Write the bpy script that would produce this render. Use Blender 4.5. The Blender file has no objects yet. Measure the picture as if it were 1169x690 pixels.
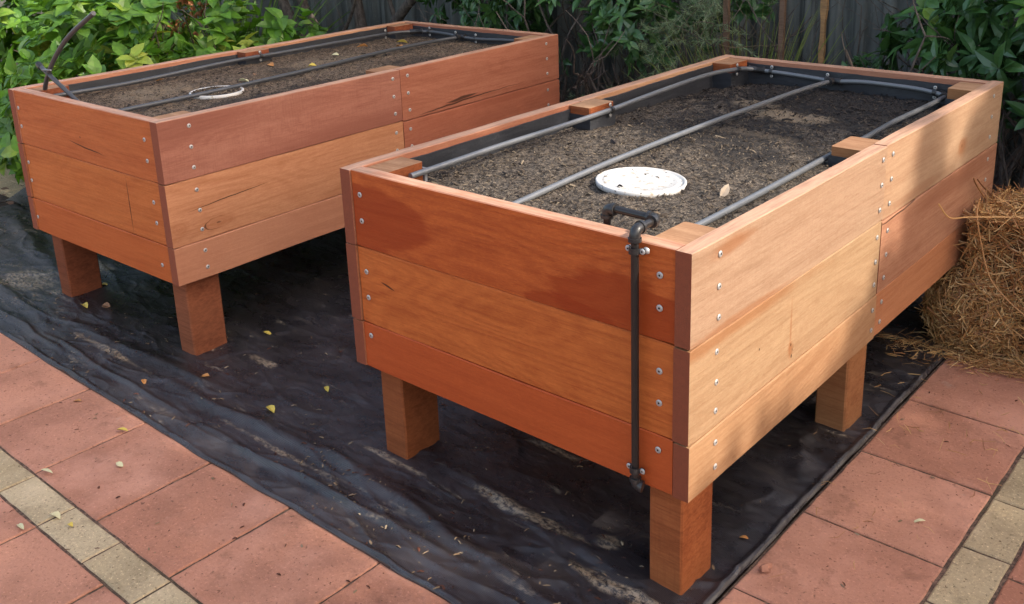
import bpy, bmesh, math, random
import numpy as np
from mathutils import Vector, Matrix, noise
R = math.radians
scn = bpy.context.scene
col = scn.collection
rnd = random.Random(7)

# ------------------------------------------------------------------ render / view
scn.render.engine = 'CYCLES'
scn.view_settings.view_transform = 'Standard'
scn.view_settings.look = 'None'
scn.view_settings.gamma = 1
scn.view_settings.use_curve_mapping = False
scn.view_settings.exposure = 1.65
scn.cycles.max_bounces = 6
scn.cycles.transparent_max_bounces = 6
scn.cycles.use_denoising = True

# ------------------------------------------------------------------ object helpers
def tag(o, label=None, cat=None, group=None, kind=None):
    if label: o['label'] = label
    if cat: o['category'] = cat
    if group: o['group'] = group
    if kind: o['kind'] = kind
    return o

def empty(name, loc=(0, 0, 0), rz=0):
    o = bpy.data.objects.new(name, None)
    o.empty_display_size = 0.1
    col.objects.link(o)
    o.location = loc
    o.rotation_euler = (0, 0, rz)
    return o

class MB:
    """collects vertices and faces of one mesh"""
    def __init__(s):
        s.v = []; s.f = []; s.m = []
    def add(s, vs, fs, mi=0):
        b = len(s.v)
        s.v.extend([tuple(v) for v in vs])
        s.f.extend([tuple(i + b for i in f) for f in fs])
        s.m.extend([mi] * len(fs))
    def tube(s, pts, rad, n=10, cap=True, mi=0):
        pts = [Vector(p) for p in pts]
        if not hasattr(rad, '__len__'): rad = [rad] * len(pts)
        vs = []; fs = []
        up = Vector((0.0, 0.0, 1.0))
        t0 = (pts[1] - pts[0]).normalized()
        if abs(t0.z) > .9: up = Vector((0.0, 1.0, 0.0))
        x = t0.cross(up).normalized()
        for i, p in enumerate(pts):
            if i == 0: t = pts[1] - pts[0]
            elif i == len(pts) - 1: t = pts[-1] - pts[-2]
            else: t = (pts[i + 1] - pts[i]).normalized() + (pts[i] - pts[i - 1]).normalized()
            t.normalize()
            x = (x - t * x.dot(t)).normalized()
            y = t.cross(x)
            for k in range(n):
                a = 2 * math.pi * k / n
                vs.append(p + (x * math.cos(a) + y * math.sin(a)) * rad[i])
        for i in range(len(pts) - 1):
            for k in range(n):
                k2 = (k + 1) % n
                fs.append((i * n + k, i * n + k2, (i + 1) * n + k2, (i + 1) * n + k))
        if cap:
            fs.append(tuple(range(n - 1, -1, -1)))
            fs.append(tuple((len(pts) - 1) * n + k for k in range(n)))
        s.add(vs, fs, mi)
    def box(s, x0, x1, y0, y1, z0, z1, mi=0):
        vs = [(x, y, z) for z in (z0, z1) for y in (y0, y1) for x in (x0, x1)]
        s.add(vs, [(0, 2, 3, 1), (4, 5, 7, 6), (0, 1, 5, 4), (2, 6, 7, 3), (0, 4, 6, 2), (1, 3, 7, 5)], mi)
    def build(s, name, mats, parent=None, smooth=False, loc=None, rz=0):
        me = bpy.data.meshes.new(name)
        me.from_pydata(s.v, [], s.f)
        if not isinstance(mats, (list, tuple)): mats = [mats]
        for m in mats: me.materials.append(m)
        if len(mats) > 1: me.polygons.foreach_set('material_index', s.m)
        if smooth: me.polygons.foreach_set('use_smooth', [True] * len(s.f))
        me.update()
        o = bpy.data.objects.new(name, me)
        col.objects.link(o)
        if parent: o.parent = parent
        if loc is not None: o.location = loc
        o.rotation_euler = (0, 0, rz)
        return o

def curve(pts, seg=8):
    """Catmull-Rom through the points"""
    P = [Vector(p) for p in pts]
    P = [P[0] * 2 - P[1]] + P + [P[-1] * 2 - P[-2]]
    out = []
    for i in range(1, len(P) - 2):
        a, b, c, d = P[i - 1:i + 3]
        for k in range(seg):
            t = k / seg
            out.append(.5 * ((2 * b) + (c - a) * t + (2 * a - 5 * b + 4 * c - d) * t * t + (3 * b - a - 3 * c + d) * t ** 3))
    out.append(P[-2])
    return out

def fbm(x, y, z=0, o=4):
    s = 0; a = 1; t = 0
    for i in range(o):
        s += a * noise.noise(Vector((x, y, z))); t += a
        x *= 2.03; y *= 2.03; z += 7.1; a *= .5
    return s / t

# ------------------------------------------------------------------ node helpers
class NT:
    def __init__(s, name):
        s.mat = bpy.data.materials.new(name)
        s.mat.use_nodes = True
        s.t = s.mat.node_tree
        s.t.nodes.clear()
        s.out = s.t.nodes.new('ShaderNodeOutputMaterial')
        s.bs = s.t.nodes.new('ShaderNodeBsdfPrincipled')
        s.link(s.bs.outputs[0], s.out.inputs[0])
    def link(s, a, b): s.t.links.new(a, b)
    def put(s, sock, v):
        if v is None: return
        if isinstance(v, bpy.types.NodeSocket): s.link(v, sock)
        else:
            if sock.type == 'RGBA' and len(v) == 3: v = (*v, 1)
            sock.default_value = v
    def math(s, op, a, b=None, c=None, clamp=False):
        n = s.t.nodes.new('ShaderNodeMath'); n.operation = op; n.use_clamp = clamp
        s.put(n.inputs[0], a); s.put(n.inputs[1], b); s.put(n.inputs[2], c)
        return n.outputs[0]
    def vmath(s, op, a, b=None, out=0):
        n = s.t.nodes.new('ShaderNodeVectorMath'); n.operation = op
        s.put(n.inputs[0], a); s.put(n.inputs[1], b)
        return n.outputs[out]
    def coord(s, k='Object'):
        return s.t.nodes.new('ShaderNodeTexCoord').outputs[k]
    def geo(s, k):
        return s.t.nodes.new('ShaderNodeNewGeometry').outputs[k]
    def noise(s, vec, scale=5, detail=2, rough=.5, dist=0):
        n = s.t.nodes.new('ShaderNodeTexNoise')
        s.put(n.inputs['Vector'], vec)
        n.inputs['Scale'].default_value = scale; n.inputs['Detail'].default_value = detail
        n.inputs['Roughness'].default_value = rough; n.inputs['Distortion'].default_value = dist
        return n.outputs['Fac']
    def ramp(s, f, *stops, interp='LINEAR'):
        n = s.t.nodes.new('ShaderNodeValToRGB'); e = n.color_ramp.elements
        n.color_ramp.interpolation = interp
        while len(e) < len(stops): e.new(.5)
        for i, (p, c) in enumerate(stops):
            e[i].position = p
            e[i].color = (*c, 1) if hasattr(c, '__len__') else (c, c, c, 1)
        s.put(n.inputs[0], f)
        return n.outputs[0]
    def mr(s, f, a, b, c=0., d=1.):
        n = s.t.nodes.new('ShaderNodeMapRange'); n.interpolation_type = 'SMOOTHSTEP'
        s.put(n.inputs[0], f)
        for i, v in enumerate((a, b, c, d)): n.inputs[i + 1].default_value = v
        return n.outputs[0]
    def mix(s, f, a, b, mode='MIX'):
        n = s.t.nodes.new('ShaderNodeMix'); n.data_type = 'RGBA'; n.blend_type = mode
        s.put(n.inputs[0], f); s.put(n.inputs[6], a); s.put(n.inputs[7], b)
        return n.outputs[2]
    def bump(s, h, strength=.3, dist=.002):
        n = s.t.nodes.new('ShaderNodeBump')
        n.inputs['Strength'].default_value = strength; n.inputs['Distance'].default_value = dist
        s.put(n.inputs['Height'], h); s.link(n.outputs[0], s.bs.inputs['Normal'])
    def set(s, **k):
        for a, v in k.items():
            s.put(s.bs.inputs[a.replace('_', ' ')], v)
        return s.mat

def plain(name, c, rough=.5, metal=0., bump=0, bs=200, var=.0):
    n = NT(name)
    base = c
    if var:
        f = n.noise(n.coord(), 30, 3)
        base = n.mix(f, tuple(x * (1 - var) for x in c), tuple(x * (1 + var) for x in c))
    if bump: n.bump(n.noise(n.coord(), bs, 3), bump, .001)
    return n.set(Base_Color=base, Roughness=rough, Metallic=metal)

# ------------------------------------------------------------------ wood
WSEED = [0]
TOPS = {'oiled_board_cathedral', 'pale_salmon_board', 'pale_knotty_board', 'left_rim_red', 'left_rim_pale', 'back_board', 'left_bed_board_cracked',
        'mauve_brown_board', 'red_brown_split_board', 'far_rim_near_length', 'far_rim_far_length', 'left_back_board'}
def wood(name, base, dark, rings=.35, freq=26., feats=(), rough=.55, fine=.35, light=None, sawn=0.):
    top = (.58, .33, .215) if name in TOPS else None
    """feats: (kind, x, z, rx, rz[, edge])  in the board's own coordinates (x along, z up)"""
    WSEED[0] += 1
    sd = WSEED[0] * 3.7
    n = NT(name)
    P = n.coord()
    V = n.vmath('ADD', P, (sd, sd * .3, sd * .7))
    field = n.noise(n.vmath('MULTIPLY', V, (1.3, 3, 6.0)), 1.0, 1.2, .35)
    band = n.math('SINE', n.math('MULTIPLY', field, freq * 5.5))
    band = n.math('MULTIPLY_ADD', band, .5, .5)
    fib = n.noise(n.vmath('MULTIPLY', V, (5, 60, 150)), 1.0, 4, .7)
    streak = n.noise(n.vmath('MULTIPLY', V, (1.6, 18, 38)), 1.0, 3, .55)
    tone = n.noise(n.vmath('MULTIPLY', V, (1.3, 3, 3.5)), 1.0, 3, .6)
    pore = n.noise(n.vmath('MULTIPLY', V, (28, 200, 420)), 1.0, 1, .5)
    g = n.math('MULTIPLY', n.math('POWER', band, 1.6), rings * 1.5)
    g = n.math('ADD', g, n.mr(fib, .40, .70, 0, fine * 1.5))
    g = n.math('ADD', g, n.mr(streak, .44, .66, 0, .5))
    g = n.math('MULTIPLY', g, n.mr(tone, .25, .7, .55, 1.25))
    g = n.math('ADD', g, n.mr(pore, .62, .72, 0, .5), clamp=True)
    c = n.mix(g, base, dark)
    hue = n.mr(tone, .35, .68)
    light = light or tuple(min(1, b * k) for b, k in zip(base, (1.10, 1.20, 1.22)))
    c = n.mix(n.math('MULTIPLY', hue, .55), c, light)
    if sawn:      # faint cross-cut saw marks
        sm = n.noise(n.vmath('MULTIPLY', V, (420, 20, 14)), 1.0, 1, .5)
        c = n.mix(n.mr(sm, .5, .68, 0, sawn), c, dark)
    fz = n.noise(n.vmath('MULTIPLY', V, (70, 120, 190)), 1.0, 3, .75)
    c = n.mix(n.mr(fz, .36, .64, .22, 0), c, dark)
    c = n.mix(n.mr(fz, .52, .68, 0, .20), c, light)
    blot = n.noise(n.vmath('MULTIPLY', V, (6, 12, 14)), 1.0, 4, .6)
    c = n.mix(n.mr(blot, .54, .72, 0, .35), c, dark)
    hgt = n.math('MULTIPLY_ADD', fib, 1.0, n.math('MULTIPLY', band, .25))
    for ft in feats:
        kind, x, z, rx, rz = ft[:5]
        edge = ft[5] if len(ft) > 5 else .5
        sub = n.vmath('SUBTRACT', P, (x, 0, z))
        if kind == 'crack':
            wob = n.noise(n.vmath('MULTIPLY', V, (9, 0, 0)), 1.0, 2, .6)
            sep = n.t.nodes.new('ShaderNodeSeparateXYZ'); n.link(sub, sep.inputs[0])
            slope = ft[5] if len(ft) > 5 else 0
            zz = n.math('ADD', sep.outputs[2], n.math('MULTIPLY_ADD', wob, .012, -.006))
            zz = n.math('ADD', zz, n.math('MULTIPLY', sep.outputs[0], -slope))
            d = n.math('ADD', n.math('POWER', n.math('ABSOLUTE', n.math('DIVIDE', sep.outputs[0], rx)), 2.0),
                       n.math('ABSOLUTE', n.math('DIVIDE', zz, rz)))
            m = n.mr(d, .55, 1.15, .85, 0)
            c = n.mix(m, c, (.028, .012, .007))
        elif kind in ('stain', 'pale', 'rust', 'tint'):
            s1 = n.vmath('DIVIDE', sub, (rx, 1e3, rz))
            ln = n.vmath('LENGTH', s1, out=1)
            e = n.noise(n.vmath('MULTIPLY', V, (7, 1, 30) if kind == 'stain' else (5, 1, 16)), 1.0, 4, .6)
            d = n.math('ADD', ln, n.math('MULTIPLY_ADD', e, edge * 2, -edge))
            if kind == 'stain':
                m = n.mr(d, .88, 1.06, .72, 0)
                c = n.mix(m, c, (dark[0] * .95, dark[1] * .75, dark[2] * .65))
            elif kind == 'rust':
                m = n.mr(d, .3, 1.3, .55, 0); c = n.mix(m, c, (.25, .085, .025))
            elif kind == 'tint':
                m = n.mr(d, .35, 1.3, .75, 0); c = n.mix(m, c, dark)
            else:
                m = n.mr(d, .6, 1.1, .6, 0); c = n.mix(m, c, light)
        elif kind == 'knot':
            s1 = n.vmath('DIVIDE', sub, (rx, 1e3, rz))
            ln = n.math('ADD', n.vmath('LENGTH', s1, out=1), n.math('MULTIPLY_ADD', n.noise(V, 20, 3), 1.1, -.55))
            rg = n.math('POWER', n.math('ABSOLUTE', n.math('SINE', n.math('MULTIPLY', ln, 6.5))), 6.)
            c = n.mix(n.math('MULTIPLY', n.mr(ln, 1.0, 1.7, 1, 0), n.math('MULTIPLY_ADD', rg, -.25, .45)), c, dark)
            c = n.mix(n.mr(ln, .12, .26, .6, 0), c, (.05, .02, .010))
            ring = n.math('ABSOLUTE', n.math('SUBTRACT', ln, 1.05))
            c = n.mix(n.math('MULTIPLY', n.mr(ring, 0.02, .10, .8, 0), n.mr(n.noise(V, 9, 2), .42, .55)), c, (.07, .026, .012))
    if top:
        sp = n.t.nodes.new('ShaderNodeSeparateXYZ'); n.link(n.geo('True Normal'), sp.inputs[0])
        tm = n.math('MULTIPLY', n.mr(sp.outputs[2], .6, .8), n.mr(n.noise(n.vmath('MULTIPLY', V, (14, 40, 1)), 1.0, 3, .6), .25, .6, .55, 1))
        tc = n.mix(n.mr(fib, .35, .7), top, tuple(k * .62 for k in top))
        c = n.mix(tm, c, tc)
    n.bump(n.math('ADD', hgt, n.math('MULTIPLY', fz, .6)), .45, .0014)
    return n.set(Base_Color=c, Roughness=n.mr(fib, .3, .8, rough - .08, rough + .12), Specular_IOR_Level=.22)

def endgrain(name, c, d):
    n = NT(name)
    P = n.coord()
    f = n.noise(n.vmath('MULTIPLY', P, (60, 60, 60)), 1, 4, .7)
    sp = n.noise(n.vmath('MULTIPLY', P, (60, 420, 260)), 1, 2, .6)
    k = n.mix(f, c, d)
    k = n.mix(n.mr(sp, .6, .72, 0, .6), k, tuple(x * .45 for x in d))
    n.bump(sp, .4, .001)
    return n.set(Base_Color=k, Roughness=.75)

def board_mesh(L, t, h, seed=0, amp=.0015, axis_len=None):
    """one board: origin at its lower outer corner, x along, y into the bed, z up"""
    mb = MB()
    n = max(6, int(L / .05))
    b = .0022
    vs = []
    for i in range(n + 1):
        x = L * i / n
        j = lambda k: amp * noise.noise(Vector((x * 3.1, seed * 3.3 + k * 5.1, k)))
        j2 = lambda k: .0007 * noise.noise(Vector((x * 31, seed * 3.3 + k * 5.1, k)))
        zt = h + j(1) + j2(1); zb = j(2) + j2(2); yo = j(3); yi = t + j(4)
        xx = x
        if i == 0: xx = .0
        ring = [(yo + b, zb), (yi - b, zb), (yi, zb + b), (yi, zt - b), (yi - b, zt), (yo + b, zt), (yo, zt - b), (yo, zb + b)]
        if i in (0, n):
            s = .0012
            ring = [(min(max(y, yo + s), yi - s), min(max(z, zb + s), zt - s)) for y, z in ring]
        vs += [(xx, y, z) for y, z in ring]
    # a second ring just inside each end keeps the ends crisp
    fs = []; mi = []
    for i in range(n):
        for k in range(8):
            k2 = (k + 1) % 8
            fs.append((i * 8 + k, (i + 1) * 8 + k, (i + 1) * 8 + k2, i * 8 + k2)); mi.append(0)
    fs.append(tuple(range(8))); mi.append(1)
    fs.append(tuple(n * 8 + k for k in range(7, -1, -1))); mi.append(1)
    mb.v = vs; mb.f = fs; mb.m = mi
    return mb

def lin(*c):  # sRGB 0-255 to linear
    return tuple((x / 255 / 12.92) if x / 255 <= .04045 else ((x / 255 + .055) / 1.055) ** 2.4 for x in c)

M = {}
M['screw'] = plain('galvanised_screw', (.50, .48, .46), .42, .5)
M['socket'] = plain('screw_socket', (.02, .02, .02), .6)
M['liner'] = None
def mk_liner():
    n = NT('black_bituminous_paint')
    P = n.coord()
    f = n.noise(n.vmath('MULTIPLY', P, (8, 8, 60)), 1, 4, .6)
    g = n.noise(P, 18, 4, .7)
    c = n.mix(n.mr(g, .6, .78, 0, .35), (.028, .029, .034), (.13, .13, .135))
    n.bump(n.math('ADD', f, g), .7, .003)
    return n.set(Base_Color=c, Roughness=n.mr(f, .3, .7, .4, .65))
M['liner'] = mk_liner()
def mk_pipe():
    n = NT('sunlit_poly_pipe')
    f = n.noise(n.coord(), 25, 4, .6)
    c = n.mix(n.mr(f, .45, .8, 0, .3), (.12, .123, .13), (.17, .165, .155))  # base grey raised to carry the silver of sunlit pipe
    return n.set(Base_Color=c, Roughness=n.mr(f, .3, .7, .28, .38), Specular_IOR_Level=1.0)
M['pipe'] = mk_pipe()
M['pipe_dark'] = plain('shaded_poly_pipe', (.060, .062, .068), .34, var=.2)  # same pipe with the left bed's shade put into its grey
M['fitting'] = plain('black_fitting', (.026, .024, .024), .33)
M['fitting_brown'] = plain('dark_grey_pvc', (.020, .017, .016), .28, var=.2)

def screw(parent, loc, axis, r=.0068, mat_s='screw'):
    """flat round screw head with a recessed socket; axis = outward normal"""
    mb = MB()
    a = Vector(axis).normalized()
    u = a.orthogonal().normalized(); w = a.cross(u)
    n = 14
    prof = [(r, 0), (r, .0012), (r * .72, .0024), (r * .32, .0024)]
    vs = []
    for pr, ph in prof:
        for k in range(n):
            t = 2 * math.pi * k / n
            vs.append(a * ph + (u * math.cos(t) + w * math.sin(t)) * pr)
    fs = []
    for i in range(3):
        for k in range(n):
            k2 = (k + 1) % n
            fs.append((i * n + k, i * n + k2, (i + 1) * n + k2, (i + 1) * n + k))
    mb.add(vs, fs, 0)
    hv = [a * .0016 + (u * math.cos(2 * math.pi * k / n) + w * math.sin(2 * math.pi * k / n)) * r * .34 for k in range(n)]
    mb.add(hv, [tuple(range(n))], 1)
    # wall of the socket
    wv = vs[3 * n:] + hv
    mb.add(wv, [(k, (k + 1) % n, n + (k + 1) % n, n + k) for k in range(n)], 1)
    return mb.build('screw', [M['screw'], M['socket']], parent, loc=loc)

ZB, Z2, Z1, ZT = .277, .404, .611, .810      # board rows
ROWS = [(Z1, ZT), (Z2, Z1), (ZB, Z2)]
T = .039

def bed(root, W, L, j, spec, sx, sz_side, fx, fz, seed):
    """spec: dict of wood materials.  Local frame: origin under the near right corner, -x to the left, +y away"""
    def place(mb, name, mats, loc, rz):
        return mb.build(name, mats, root, loc=loc, rz=rz)
    boards = {}
    end = spec['end']
    for r, (z0, z1) in enumerate(ROWS):
        h = z1 - z0 - .0012
        off = [(0, 0, 0), (.0012, -.0015, .001), (-.0008, .001, -.001)][r]
        # front
        o = board_mesh(W - 2 * T - .002, T, h, seed + r).build('board', [spec['front'][r], end], root, loc=(-W + T + .001, .003 + off[0], z0), rz=0)
        boards['f', r] = o
        # back
        board_mesh(W - 2 * T - .002, T, h, seed + 10 + r).build('board', [spec['back'], end], root, loc=(-T - .001, L - .003, z0), rz=math.pi)
        # right side, two lengths butted on the middle leg
        o = board_mesh(j - .0012, T, h, seed + 20 + r).build('board', [spec['near'][r], end], root, loc=(off[1], 0, z0), rz=math.pi / 2)
        boards['n', r] = o
        hz = [(-.003, .001), (.002, 0), (0, 0)][r]
        zz0 = z0 + (hz[0] if r == 0 else (0 if r == 1 else 0))
        hh = h - (hz[0] if r == 0 else (.004 if r == 1 else 0))
        o = board_mesh(L - j - .0012, T, hh, seed + 30 + r).build('board', [spec['far'][r], end], root, loc=(off[2] - .0015, j + .0012, zz0), rz=math.pi / 2)
        boards['k', r] = o
        # left side
        o = board_mesh(j - .0012, T, h, seed + 40 + r).build('board', [spec['left'][0 if r == 0 else 2], end], root, loc=(-W + off[1], j - .0012, z0), rz=-math.pi / 2)
        o = board_mesh(L - j - .0012, T, h, seed + 50 + r).build('board', [spec['left'][1 if r == 0 else 2], end], root, loc=(-W + off[2], L, z0), rz=-math.pi / 2)
    # screws of the right side and the front
    for y in sx:
        for i, z in enumerate(sz_side):
            r = 0 if z > Z1 else (1 if z > Z2 else 2)
            k = 'n' if y < j else 'k'
            par = boards[k, r]
            y0 = 0 if k == 'n' else j + .0012
            screw(par, (y - y0 + rnd.uniform(-.002, .002), -.0002, z - ROWS[r][0] + (.003 if (k, r) == ('k', 0) else 0)), (0, -1, 0))
    for x in fx:
        for i, z in enumerate(fz):
            r = 0 if z > Z1 else (1 if z > Z2 else 2)
            screw(boards['f', r], (x + W - T - .001, -.0002, z - ROWS[r][0]), (0, -1, 0), .0072)
    # legs: sawn posts running from the ground to just under the rim
    lx, ly = .082, .125
    def leg(x, y, sx_, sy_, mat, top=.797):
        mb = MB()
        n = 14; b = .004
        vs = []
        for i in range(n + 1):
            z = -.012 + (top + .012) * i / n
            w = lambda k: .0022 * noise.noise(Vector((z * 6, x * 9 + k * 3.3, y * 5 + k)))
            x0, x1, y0, y1 = x + w(1), x + sx_ + w(2), y + w(3), y + sy_ + w(4)
            vs += [(x0 + b, y0, z), (x1 - b, y0, z), (x1, y0 + b, z), (x1, y1 - b, z), (x1 - b, y1, z), (x0 + b, y1, z), (x0, y1 - b, z), (x0, y0 + b, z)]
        vs = [(z, -yy, xx) if False else (xx, yy, z) for xx, yy, z in vs]
        fs = [(i * 8 + k, i * 8 + (k + 1) % 8, (i + 1) * 8 + (k + 1) % 8, (i + 1) * 8 + k) for i in range(n) for k in range(8)]
        mb.add(vs, fs, 0)
        mb.add(vs[-8:], [tuple(range(8))], 1)
        mb.add(vs[:8], [tuple(range(7, -1, -1))], 1)
        return mb.build('leg', [mat, spec['legtop']], root)
    lm = spec['leg']
    lw = spec.get('lw', lx)
    def paint(x, y, sx_, sy_, sides, ztop):
        # black paint on the faces of a post that look into the bed
        mb = MB(); e = .0032
        a = (x - e if 'l' in sides else x + .002, x + sx_ + e if 'r' in sides else x + sx_ - .002)
        b = (y - e if 'n' in sides else y + .002, y + sy_ + e if 'f' in sides else y + sy_ - .002)
        mb.box(a[0], a[1], b[0], b[1], .66, ztop)
        mb.build('liner', M['liner'], root)
    paint(-.122, .044, lx, ly, 'lf', .752)
    paint(-W + .0395, .044, lw, ly, 'rf', .752)
    paint(-.125, j - .062, .085, .124, 'lnf', .779)
    paint(-W + .0395, j - .062, lw, .124, 'rnf', .782)
    paint(-.122, L - .044 - ly, lx, ly, 'ln', .770)
    paint(-W + .0395, L - .044 - ly, lw, ly, 'rn', .774)
    leg(-.040 - lx, .044, lx, ly, lm[0], .800)
    leg(-W + .0395, .044, lx if lw > .07 else .075, ly, lm[1], .803)
    leg(-.040 - .085, j - .062, .085, .124, lm[2], .803)
    leg(-W + .0395, j - .062, lw, .124, lm[1], .806)
    leg(-.040 - lx, L - .044 - ly, lx, ly, lm[2], .803)
    leg(-W + .0395, L - .044 - ly, lw, ly, lm[1], .805)
    return boards

def liner(root, W, L, drop=.022, zlow=.66, seed=0):
    """painted black band on the inner faces of the boards, its upper edge uneven, wood left bare above it"""
    def strip(p0, p1, nrm, d0, d1):
        p0 = Vector(p0); p1 = Vector(p1); n = 50
        mb = MB(); vs = []
        for i in range(n + 1):
            f = i / n; p = p0.lerp(p1, f)
            d = d0 + (d1 - d0) * f
            zt = ZT - d + .0035 * noise.noise(Vector((f * 9, seed, p.x))) + .0012 * noise.noise(Vector((f * 60, seed, p.y)))
            q = p + Vector(nrm) * .0035
            vs += [(p.x, p.y, zlow), (q.x, q.y, zlow), (q.x, q.y, zt - .001), (p.x, p.y, zt)]
        fs = []
        for i in range(n):
            a = i * 4
            for k in range(4): fs.append((a + k, a + 4 + k, a + 4 + (k + 1) % 4, a + (k + 1) % 4))
        mb.add(vs, fs)
        mb.build('liner', M['liner'], root)
    i = T + .004
    strip((-W + i - .002, .045, 0), (-W + i - .002, L - .045, 0), (1, 0, 0), drop, drop * .55)
    strip((-W + .045, L - i + .0, 0), (-.045, L - i + .0, 0), (0, -1, 0), drop * .8, drop)
    strip((-i + .002, .045, 0), (-i + .002, L - .045, 0), (-1, 0, 0), drop, drop)
    strip((-W + .045, i, 0), (-.045, i, 0), (0, 1, 0), drop, drop)

# ================================================================== RIGHT BED
Wr, Lr, jr = 1.013, 1.893, .930
lr = .0
front_r = [
    wood('oiled_board_cathedral', (.54, .120, .027), (.31, .050, .011), rings=.32, freq=30, rough=.5, fine=.25,
         feats=[('stain', .03, .085, .24, .085, .30), ('stain', .80, .045, .17, .070, .55), ('stain', .66, .005, .13, .03, .8), ]),
    wood('oiled_board_figured', (.58, .150, .034), (.36, .072, .015), rings=.26, freq=26, rough=.52, fine=.35,
         feats=[('crack', .105, .120, .028, .0035, -.25)]),
    wood('oiled_board_red', (.47, .086, .021), (.35, .056, .013), rings=.10, freq=20, rough=.5, fine=.22)]
near_r = [
    wood('pale_salmon_board', (.37, .232, .148), (.26, .145, .085), rings=.12, freq=18, fine=.42, sawn=.18, rough=.62,
         feats=[('rust', .22, .006, .26, .012, .9), ('rust', .16, .172, .09, .018, 1.0)]),
    wood('pale_yellow_board', (.375, .232, .130), (.25, .135, .068), rings=.16, freq=22, fine=.3, rough=.6,
         feats=[('rust', .10, .197, .45, .02, .8), ('rust', .428, .10, .006, .07, .8), ('rust', .43, .04, .012, .022, 1.2),
                ('crack', .437, .02, .004, .006), ('crack', .432, .05, .003, .005), ('crack', .28, .10, .003, .004),
                ('crack', .440, .035, .002, .004)]),
    wood('pale_orange_board', (.38, .208, .108), (.26, .122, .056), rings=.25, freq=30, fine=.25, rough=.6)]
far_r = [
    wood('pale_knotty_board', (.40, .245, .148), (.28, .142, .078), rings=.14, freq=20, fine=.3, rough=.6,
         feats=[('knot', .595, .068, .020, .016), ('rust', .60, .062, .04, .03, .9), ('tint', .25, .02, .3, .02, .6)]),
    wood('pinkish_board', (.42, .205, .12), (.27, .11, .06), rings=.14, freq=20, fine=.35, rough=.6,
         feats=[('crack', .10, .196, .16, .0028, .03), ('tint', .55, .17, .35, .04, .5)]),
    wood('brick_orange_board', (.43, .175, .082), (.31, .11, .048), rings=.12, freq=20, fine=.3, rough=.6)]
end_r = endgrain('dark_red_end_grain', (.27, .065, .024), (.18, .040, .015))
legtop = wood('sawn_post_top', (.44, .24, .13), (.27, .13, .065), rings=.5, freq=16, fine=.6, rough=.8)
leg_m = [wood('near_post_wood', (.36, .105, .034), (.20, .048, .014), rings=.1, fine=.6, sawn=.3, rough=.7),
         wood('left_post_wood', (.30, .085, .028), (.17, .042, .013), rings=.1, fine=.5, sawn=.2, rough=.7),
         wood('middle_post_wood', (.33, .14, .058), (.22, .08, .030), rings=.12, fine=.5, rough=.7)]
left_r = [wood('left_rim_red', (.42, .17, .095), (.30, .10, .052), rings=.1, fine=.4),
          wood('left_rim_pale', (.54, .30, .165), (.36, .17, .085), rings=.3, freq=12, fine=.5),
          wood('outer_left_board', (.42, .16, .08), (.30, .10, .045), rings=.2)]
back_r = wood('back_board', (.40, .17, .10), (.29, .105, .058), rings=.15)
bedR = empty('raised_garden_bed', (lr, 0, 0))
tag(bedR, 'right-hand raised timber planter bed on posts, orange front and pale sunlit long side', 'garden bed', 'raised hardwood garden beds')
SZ = [.779, .712, .646, .572, .504, .440, .369, .312]
bR = bed(bedR, Wr, Lr, jr, dict(front=front_r, near=near_r, far=far_r, left=left_r, back=back_r, end=end_r, leg=leg_m, legtop=legtop, lw=.080),
         [.100, .903, .968, 1.797], SZ, [-.945, -.073], [.749, .681, .546, .476, .371], 1)
liner(bedR, Wr, Lr, .020, .66, 1.)

# ================================================================== LEFT BED
LX, LY, LA = -1.8601, -.0075, .0207
Wl, Ll, jl = .980, 1.979, 1.005
front_l = [
    wood('left_bed_board_cracked', (.53, .140, .040), (.36, .080, .022), rings=.16, freq=20, feats=[('crack', .47, .052, .13, .0030, -.09), ('crack', .44, .085, .004, .004)]),
    wood('left_bed_board_streaky', (.55, .155, .040), (.37, .085, .020), rings=.2, freq=24, feats=[('crack', .70, .10, .003, .10)]),
    wood('left_bed_board_plain', (.50, .120, .030), (.37, .077, .018), rings=.1, freq=20)]
near_l = [
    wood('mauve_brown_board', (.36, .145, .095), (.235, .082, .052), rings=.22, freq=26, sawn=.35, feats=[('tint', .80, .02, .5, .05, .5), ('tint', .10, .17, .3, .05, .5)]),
    wood('knotty_orange_board', (.50, .225, .115), (.34, .125, .055), rings=.24, freq=26,
         feats=[('knot', .030, .058, .024, .020), ('knot', .17, .042, .05, .018), ('crack', .22, .115, .17, .0022, .07)]),
    wood('tan_plain_board', (.47, .205, .115), (.37, .145, .078), rings=.1, freq=20, sawn=.1)]
far_l = [
    wood('red_brown_split_board', (.37, .135, .078), (.25, .078, .042), rings=.2, freq=22,
         feats=[('crack', .30, .018, .24, .0040, .045), ('crack', .33, .030, .10, .0075, .05), ('crack', .52, .025, .22, .0015, .02)]),
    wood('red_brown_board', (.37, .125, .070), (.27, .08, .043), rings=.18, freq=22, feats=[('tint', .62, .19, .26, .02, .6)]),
    wood('red_brown_low_board', (.36, .13, .07), (.26, .08, .04), rings=.15)]
end_l = endgrain('red_end_grain', (.30, .075, .030), (.20, .048, .019))
leg_l = [wood('dark_post_wood', (.27, .085, .038), (.15, .042, .018), rings=.1, fine=.6, rough=.7),
         wood('dark_post_wood_red', (.25, .07, .03), (.13, .035, .015), rings=.1, fine=.6, rough=.7),
         wood('inner_post_wood', (.34, .13, .06), (.22, .075, .03), rings=.1, fine=.6, rough=.7)]
left_l = [wood('far_rim_near_length', (.44, .19, .11), (.30, .10, .055), rings=.12, fine=.4),
          wood('far_rim_far_length', (.52, .27, .155), (.36, .16, .085), rings=.15, fine=.4),
          wood('left_outer_board', (.40, .15, .07), (.28, .09, .04), rings=.2)]
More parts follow.
